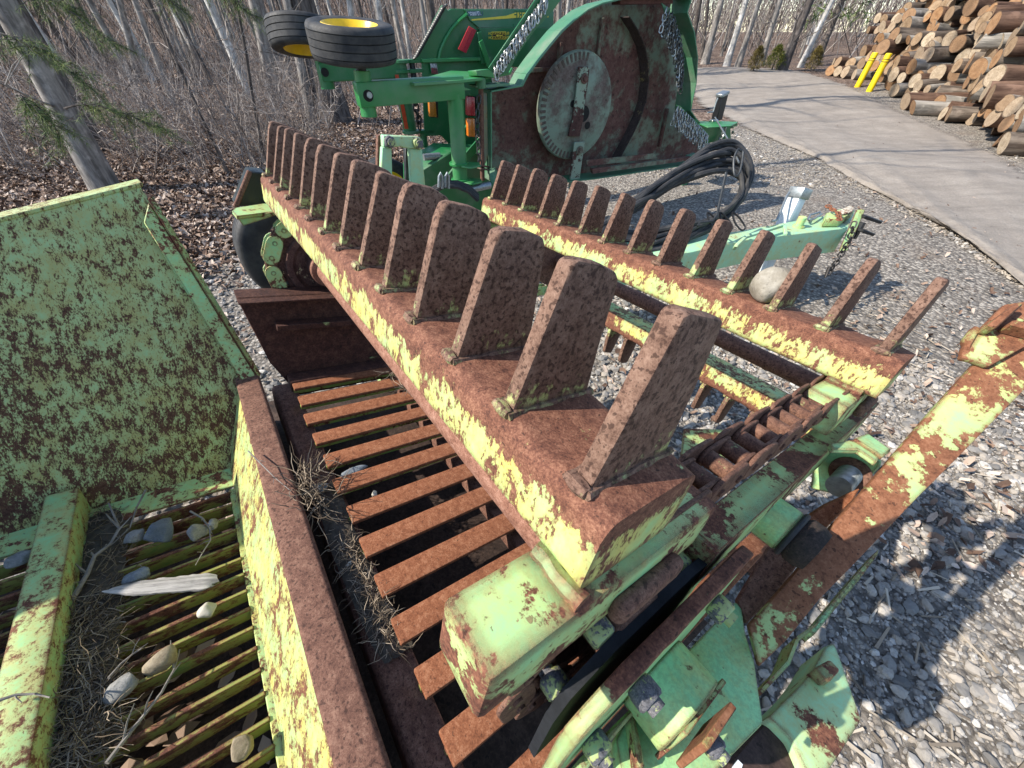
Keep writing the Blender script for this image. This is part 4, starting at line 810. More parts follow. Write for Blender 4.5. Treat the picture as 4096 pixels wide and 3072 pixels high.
# ------------------------------------------------------------------ coil of hydraulic hose on a hook
hc = bpy.data.objects.new('hose_coil', None); COL.objects.link(hc); hc0 = at(2800, 930, 2.75); hc.location = hc0
tag(hc, 'coil of black hydraulic hoses hanging between mower and drawbar', 'hose')
def cat(P, n=8):
    P = [Vector(p) for p in P]; out = []; m = len(P)
    for i in range(m):
        p0, p1, p2, p3 = P[i-1], P[i], P[(i+1) % m], P[(i+2) % m]
        for k in range(n):
            t = k / n; out.append(0.5 * ((2*p1) + (p2-p0)*t + (2*p0-5*p1+4*p2-p3)*t*t + (3*p1-p0-3*p2+p3)*t**3))
    return out
base_loop = [(2380, 960, 2.55), (2520, 830, 2.60), (2700, 690, 2.68), (2850, 612, 2.74), (2950, 612, 2.78), (2990, 690, 2.80), (2960, 790, 2.80), (2870, 880, 2.76), (2720, 950, 2.70), (2540, 1000, 2.62)]
hr = random.Random(4)
for k in range(11):
    f = k / 10; cx, cy_ = 2760, 800
    P = [at(cx + (u - cx) * (1.03 - .10 * f) + hr.uniform(-14, 14), cy_ + (v - cy_) * (1.16 - .52 * f) + 10 * f + hr.uniform(-12, 12), d + hr.uniform(-.05, .05)) - hc0 for u, v, d in base_loop]
    MB().tube(cat(P), .0165 + hr.uniform(-.003, .003), 8, closed=True).build('hose', M_RUBBER, hc)
hkp = [at(u, v, 2.62) - hc0 for u, v in ((2960, 600), (2972, 612), (2958, 690), (2938, 700), (2935, 640), (2950, 600))]
MB().tube(cat(hkp, 4), .008, 7, closed=True).build('hook', M_DARKSTEEL, hc)
MB().tube([at(u, v, 2.58) - hc0 for u, v in ((2905, 690), (2868, 860), (2850, 885), (2800, 890), (2790, 905))], .009, 7).build('hook', M_DARKSTEEL, hc)
for k in range(3): MB().tube(cat([at(2830 + dx + 50 * k, 850 + dy, 2.6) - hc0 for dx, dy in ((0, 0), (30, 25), (50, 60), (35, 70), (10, 40))], 4), .006, 6, closed=True).build('tie', M_BLK, hc)
MB().tube([at(2955, 650, 2.68) - hc0, at(2930, 590, 2.9) - hc0, at(2860, 470, 3.6) - hc0], .006, 6).build('cable', M_STEEL, hc)

# ------------------------------------------------------------------ stones, wood and litter on the machine
def stone_mesh(nm, seed, sx, sy, sz, mat, sub=3, rough=.10):
    bm = bmesh.new(); bmesh.ops.create_icosphere(bm, subdivisions=sub, radius=1); r = random.Random(seed)
    ks = [(Vector((r.gauss(0, 1), r.gauss(0, 1), r.gauss(0, 1))).normalized(), r.uniform(.50, .92)) for _ in range(12)]
    ph = [Vector((r.uniform(-3, 3), r.uniform(-3, 3), r.uniform(-3, 3))) for _ in range(4)]
    for v in bm.verts:
        p = v.co.copy()
        for d, h in ks:
            q = p.dot(d)
            if q > h: p -= d * (q - h) * .88
        p *= 1 + sum(math.sin(q.dot(v.co) * 2 + i) for i, q in enumerate(ph)) * rough * .25
        v.co = Vector((p.x * sx, p.y * sy, p.z * sz))
    me = bpy.data.meshes.new(nm); bm.to_mesh(me); bm.free(); me.materials.append(mat); me.polygons.foreach_set('use_smooth', [True] * len(me.polygons)); return me
def stonemat(nm, a, b, sc=40, sp=.5):
    s = NT(nm); co = s.coord(True); n = s.noise(co, sc, 8, .75); n2 = s.noise(co, sc * .25, 4, .6); v = s.vor(co, sc * 3)
    c = s.mix(s.ramp(n, .38, .66), a, b); c = s.mix(s.math('MULTIPLY', s.ramp(n2, .5, .75), .5), c, tuple(x * .6 for x in a)); c = s.mix(s.math('MULTIPLY', s.ramp(v, .25, .1), sp), c, tuple(x * .4 for x in a))
    s.P(col=c, rough=.88, spec=.2, normal=s.bump(n, .7, .006)); return s.mat
ST_G = stonemat('grey_granite', (.20, .20, .19), (.34, .33, .31)); ST_T = stonemat('tan_sandstone', (.22, .175, .115), (.36, .30, .21), 30, .3); ST_P = stonemat('pale_stone', (.42, .39, .32), (.58, .54, .46), 18, .3); ST_W = stonemat('weathered_boulder', (.24, .215, .17), (.36, .33, .275), 30, .35); ST_B = stonemat('blue_grey_stone', (.13, .15, .165), (.24, .26, .28), 40, .5)
def put_stone(pm, size, rot, mat, label, seed, name='stone', grp=None):
    k_ = 1.0 if name == 'wedged_rock' or grp == 1 else .66; me = stone_mesh(name, seed, size[0] * k_ * (.8 if k_ < 1 else 1), size[1] * k_ * 1.1, size[2] * k_ * 1.05, mat); o = link(name, me, None, mw(pm)); o.rotation_euler = rot; tag(o, label, 'stone', grp); return o
zs = zc(300, 1800, .709); zt_ = zc(300, 2400, .709); SZ = -.831
def pm_(p, c=SZ): return mp(*p, c=c)
put_stone(pm_(zs(480, 455), -.816), (.075, .052, .045), (0.1, .2, .7), ST_B, 'large dark grey stone on the hopper slats near the far wall', 11)
put_stone(pm_(zs(690, 465), -.823), (.048, .036, .038), (.2, 0, .9), ST_G, 'speckled granite stone beside the large dark stone on the slats', 12)
put_stone(pm_(zs(780, 420), -.823), (.03, .024, .022), (.2, 0, .2), ST_G, 'small grey stone behind the speckled granite stone', 13)
put_stone(pm_(zs(340, 490), -.823), (.045, .026, .024), (.2, 0, .9), ST_G, 'flat pale grey stone left of the large dark stone', 14)
put_stone(pm_(zs(350, 710), -.823), (.055, .03, .024), (.2, 0, .7), ST_B, 'grey stone half under the weathered splintered wood', 19)
put_stone(pm_(zs(755, 900), -.816), (.042, .028, .026), (.1, 0, .9), ST_P, 'cream coloured stone on the sunlit slats', 15)
put_stone(pm_(zt_(485, 345), -.818), (.056, .038, .034), (.1, .1, .95), ST_T, 'tan rounded stone on the middle of the slats', 16)
put_stone(pm_(zt_(265, 490), -.823), (.062, .028, .026), (.1, 0, .95), ST_G, 'long flat grey stone beside the tan stone', 17)
put_stone(pm_(zt_(940, 835), -.807), (.034, .042, .036), (.5, .3, .4), ST_T, 'blocky tan stone on the nearest slats', 18)
put_stone(pm_((85, 2230), -.851), (.055, .03, .028), (.1, 0, .9), ST_G, 'pale stone beyond the hopper centre beam', 20)
put_stone(mp(*zz(665, 505), b=.80), (.044, .050, .044), (.5, .9, .2), ST_W, 'pale blocky rock wedged between teeth of the far toothed bar', 33, 'wedged_rock')
z22 = zc(900, 1300, .663)
put_stone(mp(*z22(770, 885), c=-.612), (.075, .016, .016), (.1, .1, .62), ST_B, 'long blue grey rock lying between grate bars', 34)
put_stone(mp(*z22(570, 985), c=-.618), (.044, .026, .022), (.1, .1, .7), ST_B, 'round dark pebble on the edge of the grate', 35)
put_stone(mp(*z22(900, 1020), c=-.612), (.016, .014, .016), (.1, .1, .7), ST_P, 'small white stone between grate bars', 36)
put_stone(mp(*z22(755, 1445), c=-.625), (.016, .011, .012), (.1, .1, .7), ST_P, 'small pale chip of stone in the debris on the grate lip', 37)
def splinter():
    m = MB(); r = random.Random(8); n = 26; k = 9; vv = []
    for i in range(n + 1):
        t = i / n; w = (.013 * (1 - t) + .018 * t) * (min(1, t * 3 + .25)) * (1 if t < .9 else 1 - (t - .9) * 4.5)
        for q in range(k):
            an = 2 * math.pi * q / k; rr = 1 + .22 * math.sin(q * 5.1 + 1) + r.uniform(-.10, .10)
            vv.append((-.10 + .22 * t + (r.uniform(-.012, .012) if i in (0, n) else 0), math.cos(an) * w * rr, math.sin(an) * w * .45 * rr))
    m.add(vv, [(i*k+q, i*k+(q+1) % k, (i+1)*k+(q+1) % k, (i+1)*k+q) for i in range(n) for q in range(k)] + [tuple(range(k))[::-1], tuple(n*k+q for q in range(k))]); return m
def woodmat(nm, a, b, stretch=(3, 60, 60)):
    s = NT(nm); co = s.coord(True, 'Object', stretch); n = s.noise(co, 1.0, 7, .7); s.P(col=s.mix(s.ramp(n, .35, .65), a, b), rough=.85, spec=.2, normal=s.bump(n, .7, .004)); return s.mat
sw = splinter().build('driftwood_piece', woodmat('weathered_wood', (.16, .15, .145), (.52, .49, .45))); pa = mw(pm_(zs(230, 790), -.816)); pb = mw(pm_(zs(700, 745), -.816)); d_ = Vector(pb - pa)
sw.location = (Vector(pa) + Vector(pb)) / 2; sw.rotation_euler = d_.to_track_quat('X', 'Z').to_euler(); tag(sw, 'weathered grey splinter of wood lying on the hopper slats', 'wood')
# straw, roots and twigs
M_STRAW = (lambda s: (s.P(col=s.cr(s.island(), [(0, (.055, .04, .03)), (.5, (.19, .145, .10)), (1, (.40, .33, .25))]), rough=.9, spec=.15), s.mat)[1])(NT('dry_straw'))
def straw(name, centres, n, ln, rad, seed, label, thick=.0009, up=.0):
    r = random.Random(seed); m = MB()
    for _ in range(n):
        c = r.choice(centres); p = Vector(c) + Vector((r.gauss(0, rad[0]), r.gauss(0, rad[1]), abs(r.gauss(0, rad[2]))))
        d = Vector((r.uniform(-1, 1), r.uniform(-1, 1), r.uniform(-.3, up + .3))).normalized(); L_ = r.uniform(.4, 1.2) * ln; pts = [p]
        for k in range(4):
            d = (d + Vector((r.uniform(-.5, .5), r.uniform(-.5, .5), r.uniform(-.4, .3)))).normalized(); pts.append(pts[-1] + d * L_ / 4)
        m.tube([mw(q) for q in pts], [thick * 1.0, thick, thick, thick * .8, thick * .4], 3, caps=False)
    o = m.build(name, M_STRAW); tag(o, label, 'debris', None, 'stuff'); return o
straw('straw_litter', [pm_(zt_(100 - 60 * (k % 3), 80 + 75 * k), -.845) for k in range(12)], 1100, .07, (.025, .020, .008), 1, 'tangle of dry straw and roots lying along the hopper centre beam')
straw('straw_litter', [pm_(zs(120 + 50 * (k % 3), 380 + 80 * k), -.847) for k in range(8)], 320, .05, (.03, .025, .003), 11, 'dark leaf mould and twigs in the hopper corner')
straw('root_tuft', [mp(*z22(450 + 35 * k, 1010 + 30 * k), c=-.60) for k in range(4)] + [mp(*z22(520, 900), c=-.6)], 150, .08, (.016, .016, .012), 2, 'pale tuft of dry roots hooked over the grate edge', .0011, .6)
straw('root_tuft', [mp(*z23_, c=-.625) for z23_ in [zc(1100, 2000, .6462)(430 + 28 * k, 250 + 62 * k) for k in range(11)]], 520, .035, (.018, .014, .006), 3, 'grey dry roots and soil along the grate lip', .0007)
straw('root_tuft', [mp(*z22(1010, 300), c=-.58), mp(*z22(1080, 385), c=-.58)], 40, .08, (.008, .01, .012), 4, 'few dry roots dangling from the drive shaft', .0008)
SOILM = plainmat('damp_soil', (.055, .045, .035), .95, 0, .4, 60, .6, col2=(.10, .085, .065))
def mound(name, line, w, hgt, seed, label, n=40, k=9):
    r = random.Random(seed); P = np.array([mp(*p, c=cc) for p, cc in line]); d = np.r_[0, np.cumsum(np.linalg.norm(np.diff(P, axis=0), axis=1))]; vv = []
    for i in range(n + 1):
        t = d[-1] * i / n; p = [np.interp(t, d, P[:, q]) for q in range(3)]
        for j in range(k):
            u_ = j / (k - 1) * 2 - 1; vv.append(mw((p[0] + r.uniform(-.004, .004), p[1] + u_ * w, p[2] + (1 - u_ * u_) * hgt * r.uniform(.5, 1.15) * (math.sin(math.pi * i / n) ** .3))))
    m = MB().add(vv, [(i*k+j, i*k+j+1, (i+1)*k+j+1, (i+1)*k+j) for i in range(n) for j in range(k - 1)]); o = m.build(name, SOILM); tag(o, label, 'soil', None, 'stuff')
z23 = zc(1100, 2000, .6462)
mound('soil_heap', [(zs(190, 330), -.856), (zs(120, 650), -.856), (zt_(60, 100), -.856), (zt_(40, 500), -.856), (zt_(60, 900), -.856)], .055, .018, 1, 'dark soil heaped against the hopper centre beam')
mound('soil_heap', [(z22(600, 960), -.632), (z23(440, 300), -.632), (z23(560, 560), -.632), (z23(700, 850), -.632), (z23(780, 960), -.632)], .03, .013, 2, 'grey soil and roots caked on the grate lip')
M_TWIG = plainmat('grey_twig_bark', (.26, .235, .21), .85, 0, .4, 50)
def twig(name, px, cc, rad, label, seed, col=None):
    r = random.Random(seed); P = [Vector(mw(mp(*p, c=cc + .006 * math.sin(i * 2.1 + seed)))) for i, p in enumerate(px)]; m = MB(); m.tube(P, [rad * (1 - .6 * i / (len(P) - 1)) for i in range(len(P))], 6)
    for i in range(1, len(P) - 1):
        d = (P[i+1] - P[i]).normalized(); q = P[i] + (d + Vector((r.uniform(-.7, .7), r.uniform(-.7, .7), r.uniform(0, .5)))) * rad * 9; m.tube([P[i], (P[i] + q) / 2 + Vector((0, 0, rad)), q], [rad * .5, rad * .4, rad * .2], 4)
    o = m.build(name, M_TWIG); tag(o, label, 'twig'); return o
twig('twig', [zt_(180, 920), zt_(270, 800), zt_(390, 650), zt_(490, 520), zt_(560, 390), zt_(590, 280)], -.823, .0042, 'forked grey twig lying across the near slats', 1)
twig('twig', [zt_(190, 440), zt_(260, 360), zt_(320, 310), zt_(375, 275)], -.823, .0028, 'thin straight twig at the left ends of the slats', 2)
twig('twig', [zs(650, 345), zs(720, 385), zs(760, 440), zs(765, 510), zs(720, 580), zs(680, 650)], -.816, .0028, 'curved twig hanging over the granite stone', 3)
twig('twig', [zs(-20, 850), zs(70, 700), zs(110, 600), zs(200, 530), zs(250, 440), zs(190, 300)], -.823, .0055, 'thick crooked branch in the far left corner of the hopper', 4)
twig('twig', [zs(400, 225), zs(350, 320), zs(310, 440), zs(200, 540)], -.823, .003, 'slender twig leaning on the hopper floor ledge', 5)
twig('twig', [z22(140, 760), z22(200, 820), z22(300, 920), z22(390, 995)], -.565, .0018, 'pale straw stalk lying over the brown hopper rail', 6)
twig('twig', [(0, 2800), (60, 2780), (140, 2775), (200, 2790)], -.756, .003, 'dark twig crossing the centre beam', 7)

# ------------------------------------------------------------------ bark, logs, bollards
def barkmat(nm, a, b, sc=9, st=(1, 1, .18), moss=None):
    s = NT(nm); co = s.coord(True, 'Object', st); n = s.noise(co, sc, 7, .7); n2 = s.noise(s.coord(True), sc * .4, 4, .6)
    c = s.mix(s.ramp(n, .35, .65), a, b); c = s.mix(s.math('MULTIPLY', s.ramp(n2, .52, .72), .6), c, moss or tuple(min(1, x * 1.7) for x in b))
    s.P(col=c, rough=.95, spec=.12, normal=s.bump(n, .8, .02)); return s.mat
def cutmat(nm, a, b):
    s = NT(nm); tc = s.n.new('ShaderNodeTexCoord'); co = tc.outputs['Object']; x = s.sep(co, 1); y = s.sep(co, 2)
    rr = s.math('SQRT', s.math('ADD', s.math('POWER', x, 2.0), s.math('POWER', y, 2.0))); n = s.noise(s.coord(True), 12, 6, .7)
    w = s.math('SINE', s.math('MULTIPLY', s.math('ADD', rr, s.math('MULTIPLY', n, .03)), 260))
    c = s.mix(s.ramp(n, .35, .68), a, b); c = s.mix(s.ramp(w, -1, 1, 0, .18), c, tuple(q * .5 for q in a)); c = s.mix(s.ramp(rr, .09, .02, 0, .4), c, tuple(q * .6 for q in a))
    oi = s.n.new('ShaderNodeObjectInfo'); c = s.mix(s.ramp(oi.outputs['Random'], 0, 1, 0, .6), c, (.23, .155, .10))
    n3 = s.noise(s.coord(True), 35, 6, .75); c = s.mix(s.ramp(n3, .48, .68, 0, .6), c, (.13, .085, .055)); c = s.mix(s.ramp(rr, .165, .19, 0, .75), c, (.07, .05, .038)); s.P(col=c, rough=.9, spec=.12, normal=s.bump(n3, .6, .02)); return s.mat
M_BARK = [barkmat('log_bark_grey', (.06, .045, .036), (.19, .155, .125), 7, (.14, 1, 1)), barkmat('log_bark_brown', (.05, .028, .02), (.15, .09, .062), 7, (.14, 1, 1)), barkmat('log_bark_pale', (.13, .12, .105), (.34, .31, .27), 7, (.14, 1, 1))]
M_CUT = [cutmat('cut_wood_tan', (.27, .18, .105), (.42, .30, .19)), cutmat('cut_wood_orange', (.29, .15, .07), (.42, .25, .13)), cutmat('cut_wood_pale', (.36, .28, .19), (.54, .44, .32))]
def log_mesh(seed):
    r = random.Random(seed); m = MB(); n = 20; segs = 9; Ln = r.uniform(3.2, 4.4); vv = []; tl = r.uniform(-.25, .25); tl2 = r.uniform(-.25, .25); ph = [r.uniform(0, 6) for _ in range(4)]; bend = r.uniform(-.05, .05)
    for i in range(segs + 1):
        t = i / segs
        for q in range(n):
            an = 2 * math.pi * q / n; rr = (1 - .12 * t) * (1 + .05 * math.sin(2 * an + ph[0]) + .03 * math.sin(3 * an + ph[1]) + .03 * math.sin(t * 14 + ph[2]))
            x = Ln * t + (tl * math.cos(an) + tl2 * math.sin(an)) * .19 * (1 if i == 0 else 0)
            vv.append((x, math.cos(an) * .19 * rr, math.sin(an) * .19 * rr + bend * math.sin(math.pi * t)))
    o = len(vv); m.add(vv, [(i*n+q, i*n+(q+1) % n, (i+1)*n+(q+1) % n, (i+1)*n+q) for i in range(segs) for q in range(n)]); m.add(vv[:n], [tuple(range(n))[::-1]], 1); m.add(vv[-n:], [tuple(range(n))], 1)
    return m.mesh('log', [M_BARK[seed % 3], M_CUT[(seed * 2 + seed // 3) % 3]], ang=50)
LOGS = [log_mesh(s) for s in range(12)]
G1 = grd(3800, 545); G2 = grd(3300, 318); fd = (G1 - G2)[:2]; FL = np.linalg.norm(fd); fd = fd / FL; fn = np.array([-fd[1], fd[0]]); fn = fn if fn[0] > 0 else -fn
lr = random.Random(21); row = 0; zrow = 0.0
while zrow < 4.2:
    t = -2.4 + .26 * row * .55 + lr.uniform(-.2, .2); rmean = .19
    while t < FL + 7.5:
        f_ = lr.uniform(.55, 1.05); r_ = .19 * f_; t += r_
        big = t / FL; off = lr.uniform(-.35, .35) + .12 * row + .35 * math.sin(t * .9 + row)
        if t > FL * .62: off += -.2 + .25 * math.sin(row * 1.7 + t)
        x, y = G2[:2] + fd * t + fn * (off + (1.05 if big < .75 else .6)); z = float(gh(x, y)) + zrow + r_ * lr.uniform(.75, 1.1) + .02
        q_ = RC.T @ (np.array([x, y, z]) - CAM); uu, vv_ = 2048 + FPX * q_[0] / max(.1, q_[2]), 1536 + FPX * q_[1] / max(.1, q_[2])
        if q_[2] < .5 or uu > 4170 or vv_ < -45: t += r_; continue
        az = math.atan2(fn[1], fn[0]) + lr.gauss(0, .13) + (.38 if big < .6 else -.16)
        o = link('log', LOGS[lr.randrange(12)], None, (x, y, z), (lr.uniform(0, 6.28), lr.gauss(0, .045), az), (lr.uniform(.9, 1.15), f_, f_))
        far_ = big < .62
        tag(o, 'long grey barked log in the far part of the log pile' if far_ else 'sawn log with pale cut end in the near part of the log pile', 'log', 'logs in the far part of the pile' if far_ else 'logs in the near part of the pile')
        t += r_ * lr.uniform(.86, 1.02)
    zrow += .245; row += 1
def bollard(pb, ptop, label):
    b = grd(*pb); rt = ray(*ptop); t_ = b[1] / rt[1]; top = CAM + rt * t_; h_ = top[2] - b[2]; lean = (top[0] - b[0])
    m = MB(); m.lathe([(.085, -.05), (.085, h_ - .03), (.079, h_ - .008), (.05, h_), (0, h_ + .002)], (0, 0, 0), (0, 0, 1), 24); o = m.build('bollard', plainmat('yellow_plastic_sleeve', (.80, .56, .01), .4, 0, .08, 8)); o.location = b
    o.rotation_euler = Vector((lean * .6, 0, h_)).to_track_quat('Z', 'Y').to_euler(); tag(o, label, 'bollard', 'yellow bollards before the log pile')
    for k in (.14, .20): MB().lathe([(.0862, h_ - k - .008), (.0868, h_ - k), (.0862, h_ - k + .008)], (0, 0, 0), (0, 0, 1), 24).build('groove_band', M_BLK, o)
bollard((3429, 348), (3509, 209), 'left yellow bollard standing in front of the log pile'); bollard((3476, 366), (3562, 212), 'right yellow bollard standing in front of the log pile')

# ------------------------------------------------------------------ trees of the wood
B_DARK = barkmat('dark_bark', (.045, .038, .035), (.14, .12, .108), 14); B_GREY = barkmat('grey_bark', (.12, .108, .098), (.30, .275, .25), 14); B_PALE = barkmat('pale_bark', (.26, .25, .235), (.52, .50, .47), 10, (1, 1, .5)); M_BRUSH = (lambda s: (s.P(col=s.cr(s.island(), [(0, (.07, .055, .048)), (.5, (.22, .18, .155)), (1, (.46, .41, .37))]), rough=.9, spec=.15), s.mat)[1])(NT('brush_twig'))
BARKS = {'dark': B_DARK, 'grey': B_GREY, 'pale': B_PALE}
def tree(base, direc, r0, hgt, bark, seed, label, group=None, limbs=10, name='tree', twigs=26, lowtw=6):
    r = random.Random(seed); root = bpy.data.objects.new(name, None); COL.objects.link(root); root.location = base; tag(root, label, 'tree', group)
    d = Vector(direc).normalized(); P = [Vector((0, 0, -.1))]; n = 12; x = Vector((0, 0, 0)); R = []
    for i in range(n + 1):
        t = i / n; w = Vector((r.uniform(-1, 1), r.uniform(-1, 1), 0)) * .012 * hgt * (.3 if i < 3 else 1)
        P.append(d * hgt * (t + .005) + w * t); 
    R = [r0 * 1.5, r0 * 1.35] + [r0 * (1 - .85 * (i / n) ** .9) for i in range(1, n + 1)]
    MB().tube(P, R, 10).build('trunk', BARKS[bark], root); m = MB()
    for k in range(limbs + lowtw):
        low = k >= limbs; t = r.uniform(.25, .97) if not low else r.uniform(.05, .3); i = min(n, int(t * n) + 1); p = P[i].lerp(P[min(n + 1, i + 1)], t * n % 1)
        an = r.uniform(0, 6.28); L_ = hgt * r.uniform(.10, .26) * (1 - .5 * t) * (.45 if low else 1); dd_ = Vector((math.cos(an), math.sin(an), r.uniform(.1, .9))).normalized(); pts = [p]; rr = r0 * (1 - .8 * t) * (.4 if not low else .14)
        for q in range(5): dd_ = (dd_ + Vector((r.uniform(-.3, .3), r.uniform(-.3, .3), r.uniform(-.15, .25)))).normalized(); pts.append(pts[-1] + dd_ * L_ / 5)
        m.tube(pts, [rr, rr * .8, rr * .6, rr * .45, rr * .3, rr * .12], 5, caps=False)
        for q in range(3 if twigs else 0):
            s0 = pts[r.randrange(2, 5)]; e = Vector((r.uniform(-1, 1), r.uniform(-1, 1), r.uniform(-.1, .8))) * L_ * .35; m.tube([s0, s0 + e * .5 + Vector((0, 0, .03)), s0 + e], [rr * .35, rr * .25, rr * .08], 4, caps=False)
    m.build('crown', BARKS[bark], root); return root
def hero(pb, pt, wpx, bark, label, seed, hgt=11, group=None, **k):
    b = grd(*pb); rt = ray(*pt); tt = b[1] / rt[1]; top = CAM + rt * tt; dep = float((RC.T @ (b - CAM))[2]); r0 = wpx * dep / FPX / 2
    return tree(b, top - b, r0, hgt, bark, seed, label, group, **k)
hero((430, 765), (20, 20), 78, 'grey', 'leaning pine trunk with pale left edge behind the hopper', 1, 15, lowtw=8, limbs=20)
hero((1012, 400), (845, 30), 34, 'pale', 'slim white barked tree leaning left among the brush', 2, 9)
hero((1345, 485), (1235, 100), 92, 'dark', 'thick dark rugged trunk left of the mower wheels', 3, 18, limbs=24)
hero((1252, 490), (1160, 60), 30, 'grey', 'slim grey trunk just left of the thick dark trunk', 4, 16, limbs=18)
hero((1108, 412), (1016, 10), 42, 'grey', 'grey trunk left of the slim trunk pair', 5, 17, limbs=20)
hero((915, 701), (600, 20), 13, 'dark', 'thin dark sapling bending left behind the toothed bar', 6, 5.5)
hero((950, 520), (706, 45), 10, 'dark', 'thin crooked dark sapling in the middle of the brush', 7, 5.5)
hero((1059, 661), (945, 10), 13, 'dark', 'thin upright dark sapling next to the first tooth', 8, 6)
hero((420, 600), (160, 160), 30, 'dark', 'dark leaning trunk right behind the pine', 9, 15, limbs=18)
hero((700, 420), (545, 20), 22, 'grey', 'grey leaning trunk deep in the brush on the left', 10, 16, limbs=18)
hero((560, 330), (480, 10), 26, 'grey', 'far grey trunk above the hopper corner', 12, 10)
hero((1440, 330), (1400, 10), 26, 'pale', 'pale trunk seen between the two wing wheels', 13, 10)
hero((1640, 330), (1570, 10), 20, 'grey', 'slim trunk behind the near wing wheel', 14, 10)
hero((1760, 300), (1718, 10), 34, 'dark', 'dark trunk above the far wing chain edge', 15, 11)
hero((2819, 256), (2886, 0), 26, 'grey', 'straight grey trunk right of the chain curtain', 16, 12)
hero((2760, 240), (2800, 0), 20, 'dark', 'dark trunk beside the chain curtain', 17, 12)
hero((2905, 265), (2985, 0), 22, 'pale', 'pale twin trunk at the far bend of the road', 18, 12)
hero((2950, 268), (3040, 0), 20, 'grey', 'slender grey trunk at the far bend of the road', 19, 12)
hero((3124, 285), (3240, 0), 34, 'dark', 'dark leaning trunk right of the evergreen shrubs', 20, 13)
hero((3040, 262), (3120, 0), 22, 'grey', 'grey trunk rising behind the green evergreen shrub', 22, 12)
hero((3200, 270), (3330, 0), 18, 'pale', 'pale leaning trunk next to the log pile', 23, 12)
# many more trunks further in, alike
tmesh = []
wr = np.random.default_rng(12); GRPT = 'thin bare trunks deep in the wood'
protos = [tree((0, 0, -50), (wr.normal(0, .05), wr.normal(0, .05), 1), .075, 10, b, 40 + i, 'thin bare tree standing deep in the wood', GRPT, limbs=8, lowtw=6) for i, b in enumerate(('grey', 'pale', 'dark', 'grey', 'grey'))]
def copy_tree(o, loc, rz, sc):
    c = o.copy(); COL.objects.link(c); c.location = loc; c.rotation_euler = (0, 0, rz); c.scale = sc
    for ch in o.children: q = ch.copy(); COL.objects.link(q); q.parent = c
    return c
nt = 0
while nt < 170:
    u_ = wr.uniform(-300, 3450); v_ = wr.uniform(140, 330)
    if u_ > 2650 and v_ > 235: continue
    if u_ > 3240 and v_ > 190: continue
    b = grd(u_, v_); d = np.hypot(b[0], b[1])
    if d < 11 or d > 60: continue
    f_ = wr.uniform(.6, 1.5); p_ = protos[nt % 5]; loc = (b[0], b[1], b[2])
    if nt < 5: p_.location = loc; p_.rotation_euler = (0, 0, wr.uniform(0, 6.28)); p_.scale = (f_, f_, 1)
    else: copy_tree(p_, loc, wr.uniform(0, 6.28), (f_, f_, wr.uniform(.8, 1.3)))
    nt += 1
# brush: multi-stemmed bare shrubs
def shrub_mesh(seed, stems, hgt, spread):
    r = random.Random(seed); m = MB()
    for k in range(stems):
        an = r.uniform(0, 6.28); d = Vector((math.cos(an) * r.uniform(.1, spread), math.sin(an) * r.uniform(.1, spread), 1)).normalized(); p = Vector((r.gauss(0, .12), r.gauss(0, .12), -.03)); H = hgt * r.uniform(.5, 1.1); pts = [p]; n = 7; r0 = r.uniform(.003, .008)
        for q in range(n):
            d = (d + Vector((r.uniform(-.28, .28), r.uniform(-.28, .28), r.uniform(-.22, .12)))).normalized(); pts.append(pts[-1] + d * H / n)
        m.tube(pts, [r0 * (1 - .85 * i / n) for i in range(n + 1)], 4, caps=False)
        for q in range(7):
            i = r.randrange(2, n); e = Vector((r.uniform(-1, 1), r.uniform(-1, 1), r.uniform(-.3, .8))).normalized() * H * r.uniform(.10, .3); s0 = pts[i]; mid = s0 + e * .5 + Vector((r.uniform(-.03, .03), r.uniform(-.03, .03), .02)); m.tube([s0, mid, s0 + e], [r0 * .5, r0 * .35, r0 * .12], 3, caps=False)
            e2 = Vector((r.uniform(-1, 1), r.uniform(-1, 1), r.uniform(-.2, .8))).normalized() * H * .12; m.tube([mid, mid + e2], [r0 * .3, r0 * .1], 3, caps=False)
    return m.mesh('bare_shrub', M_BRUSH)
SHR = [shrub_mesh(60 + i, 13, 1.7, .8) for i in range(5)]; ns = 0
while ns < 125:
    u_ = wr.uniform(-250, 2150); v_ = 170 + 560 * wr.random() ** 1.5
    b = grd(u_, v_); d = np.hypot(b[0], b[1])
    if .62 * b[0] - .78 * b[1] + 5.15 > -.25 or d > 26: continue
    if u_ > 1300 and v_ > 420: continue
    f_ = wr.uniform(.55, 1.25) * (1.0 if d > 7 else .75); o = link('bare_shrub', SHR[ns % 5], None, b, (wr.normal(0, .12), wr.normal(0, .12), wr.uniform(0, 6.28)), (f_, f_, f_ * wr.uniform(.8, 1.2)))
    nr = d < 9; tag(o, 'bare twiggy shrub at the edge of the wood by the hopper' if nr else 'bare twiggy shrub further back in the wood', 'shrub', 'bare shrubs at the wood edge' if nr else 'bare shrubs further back'); ns += 1
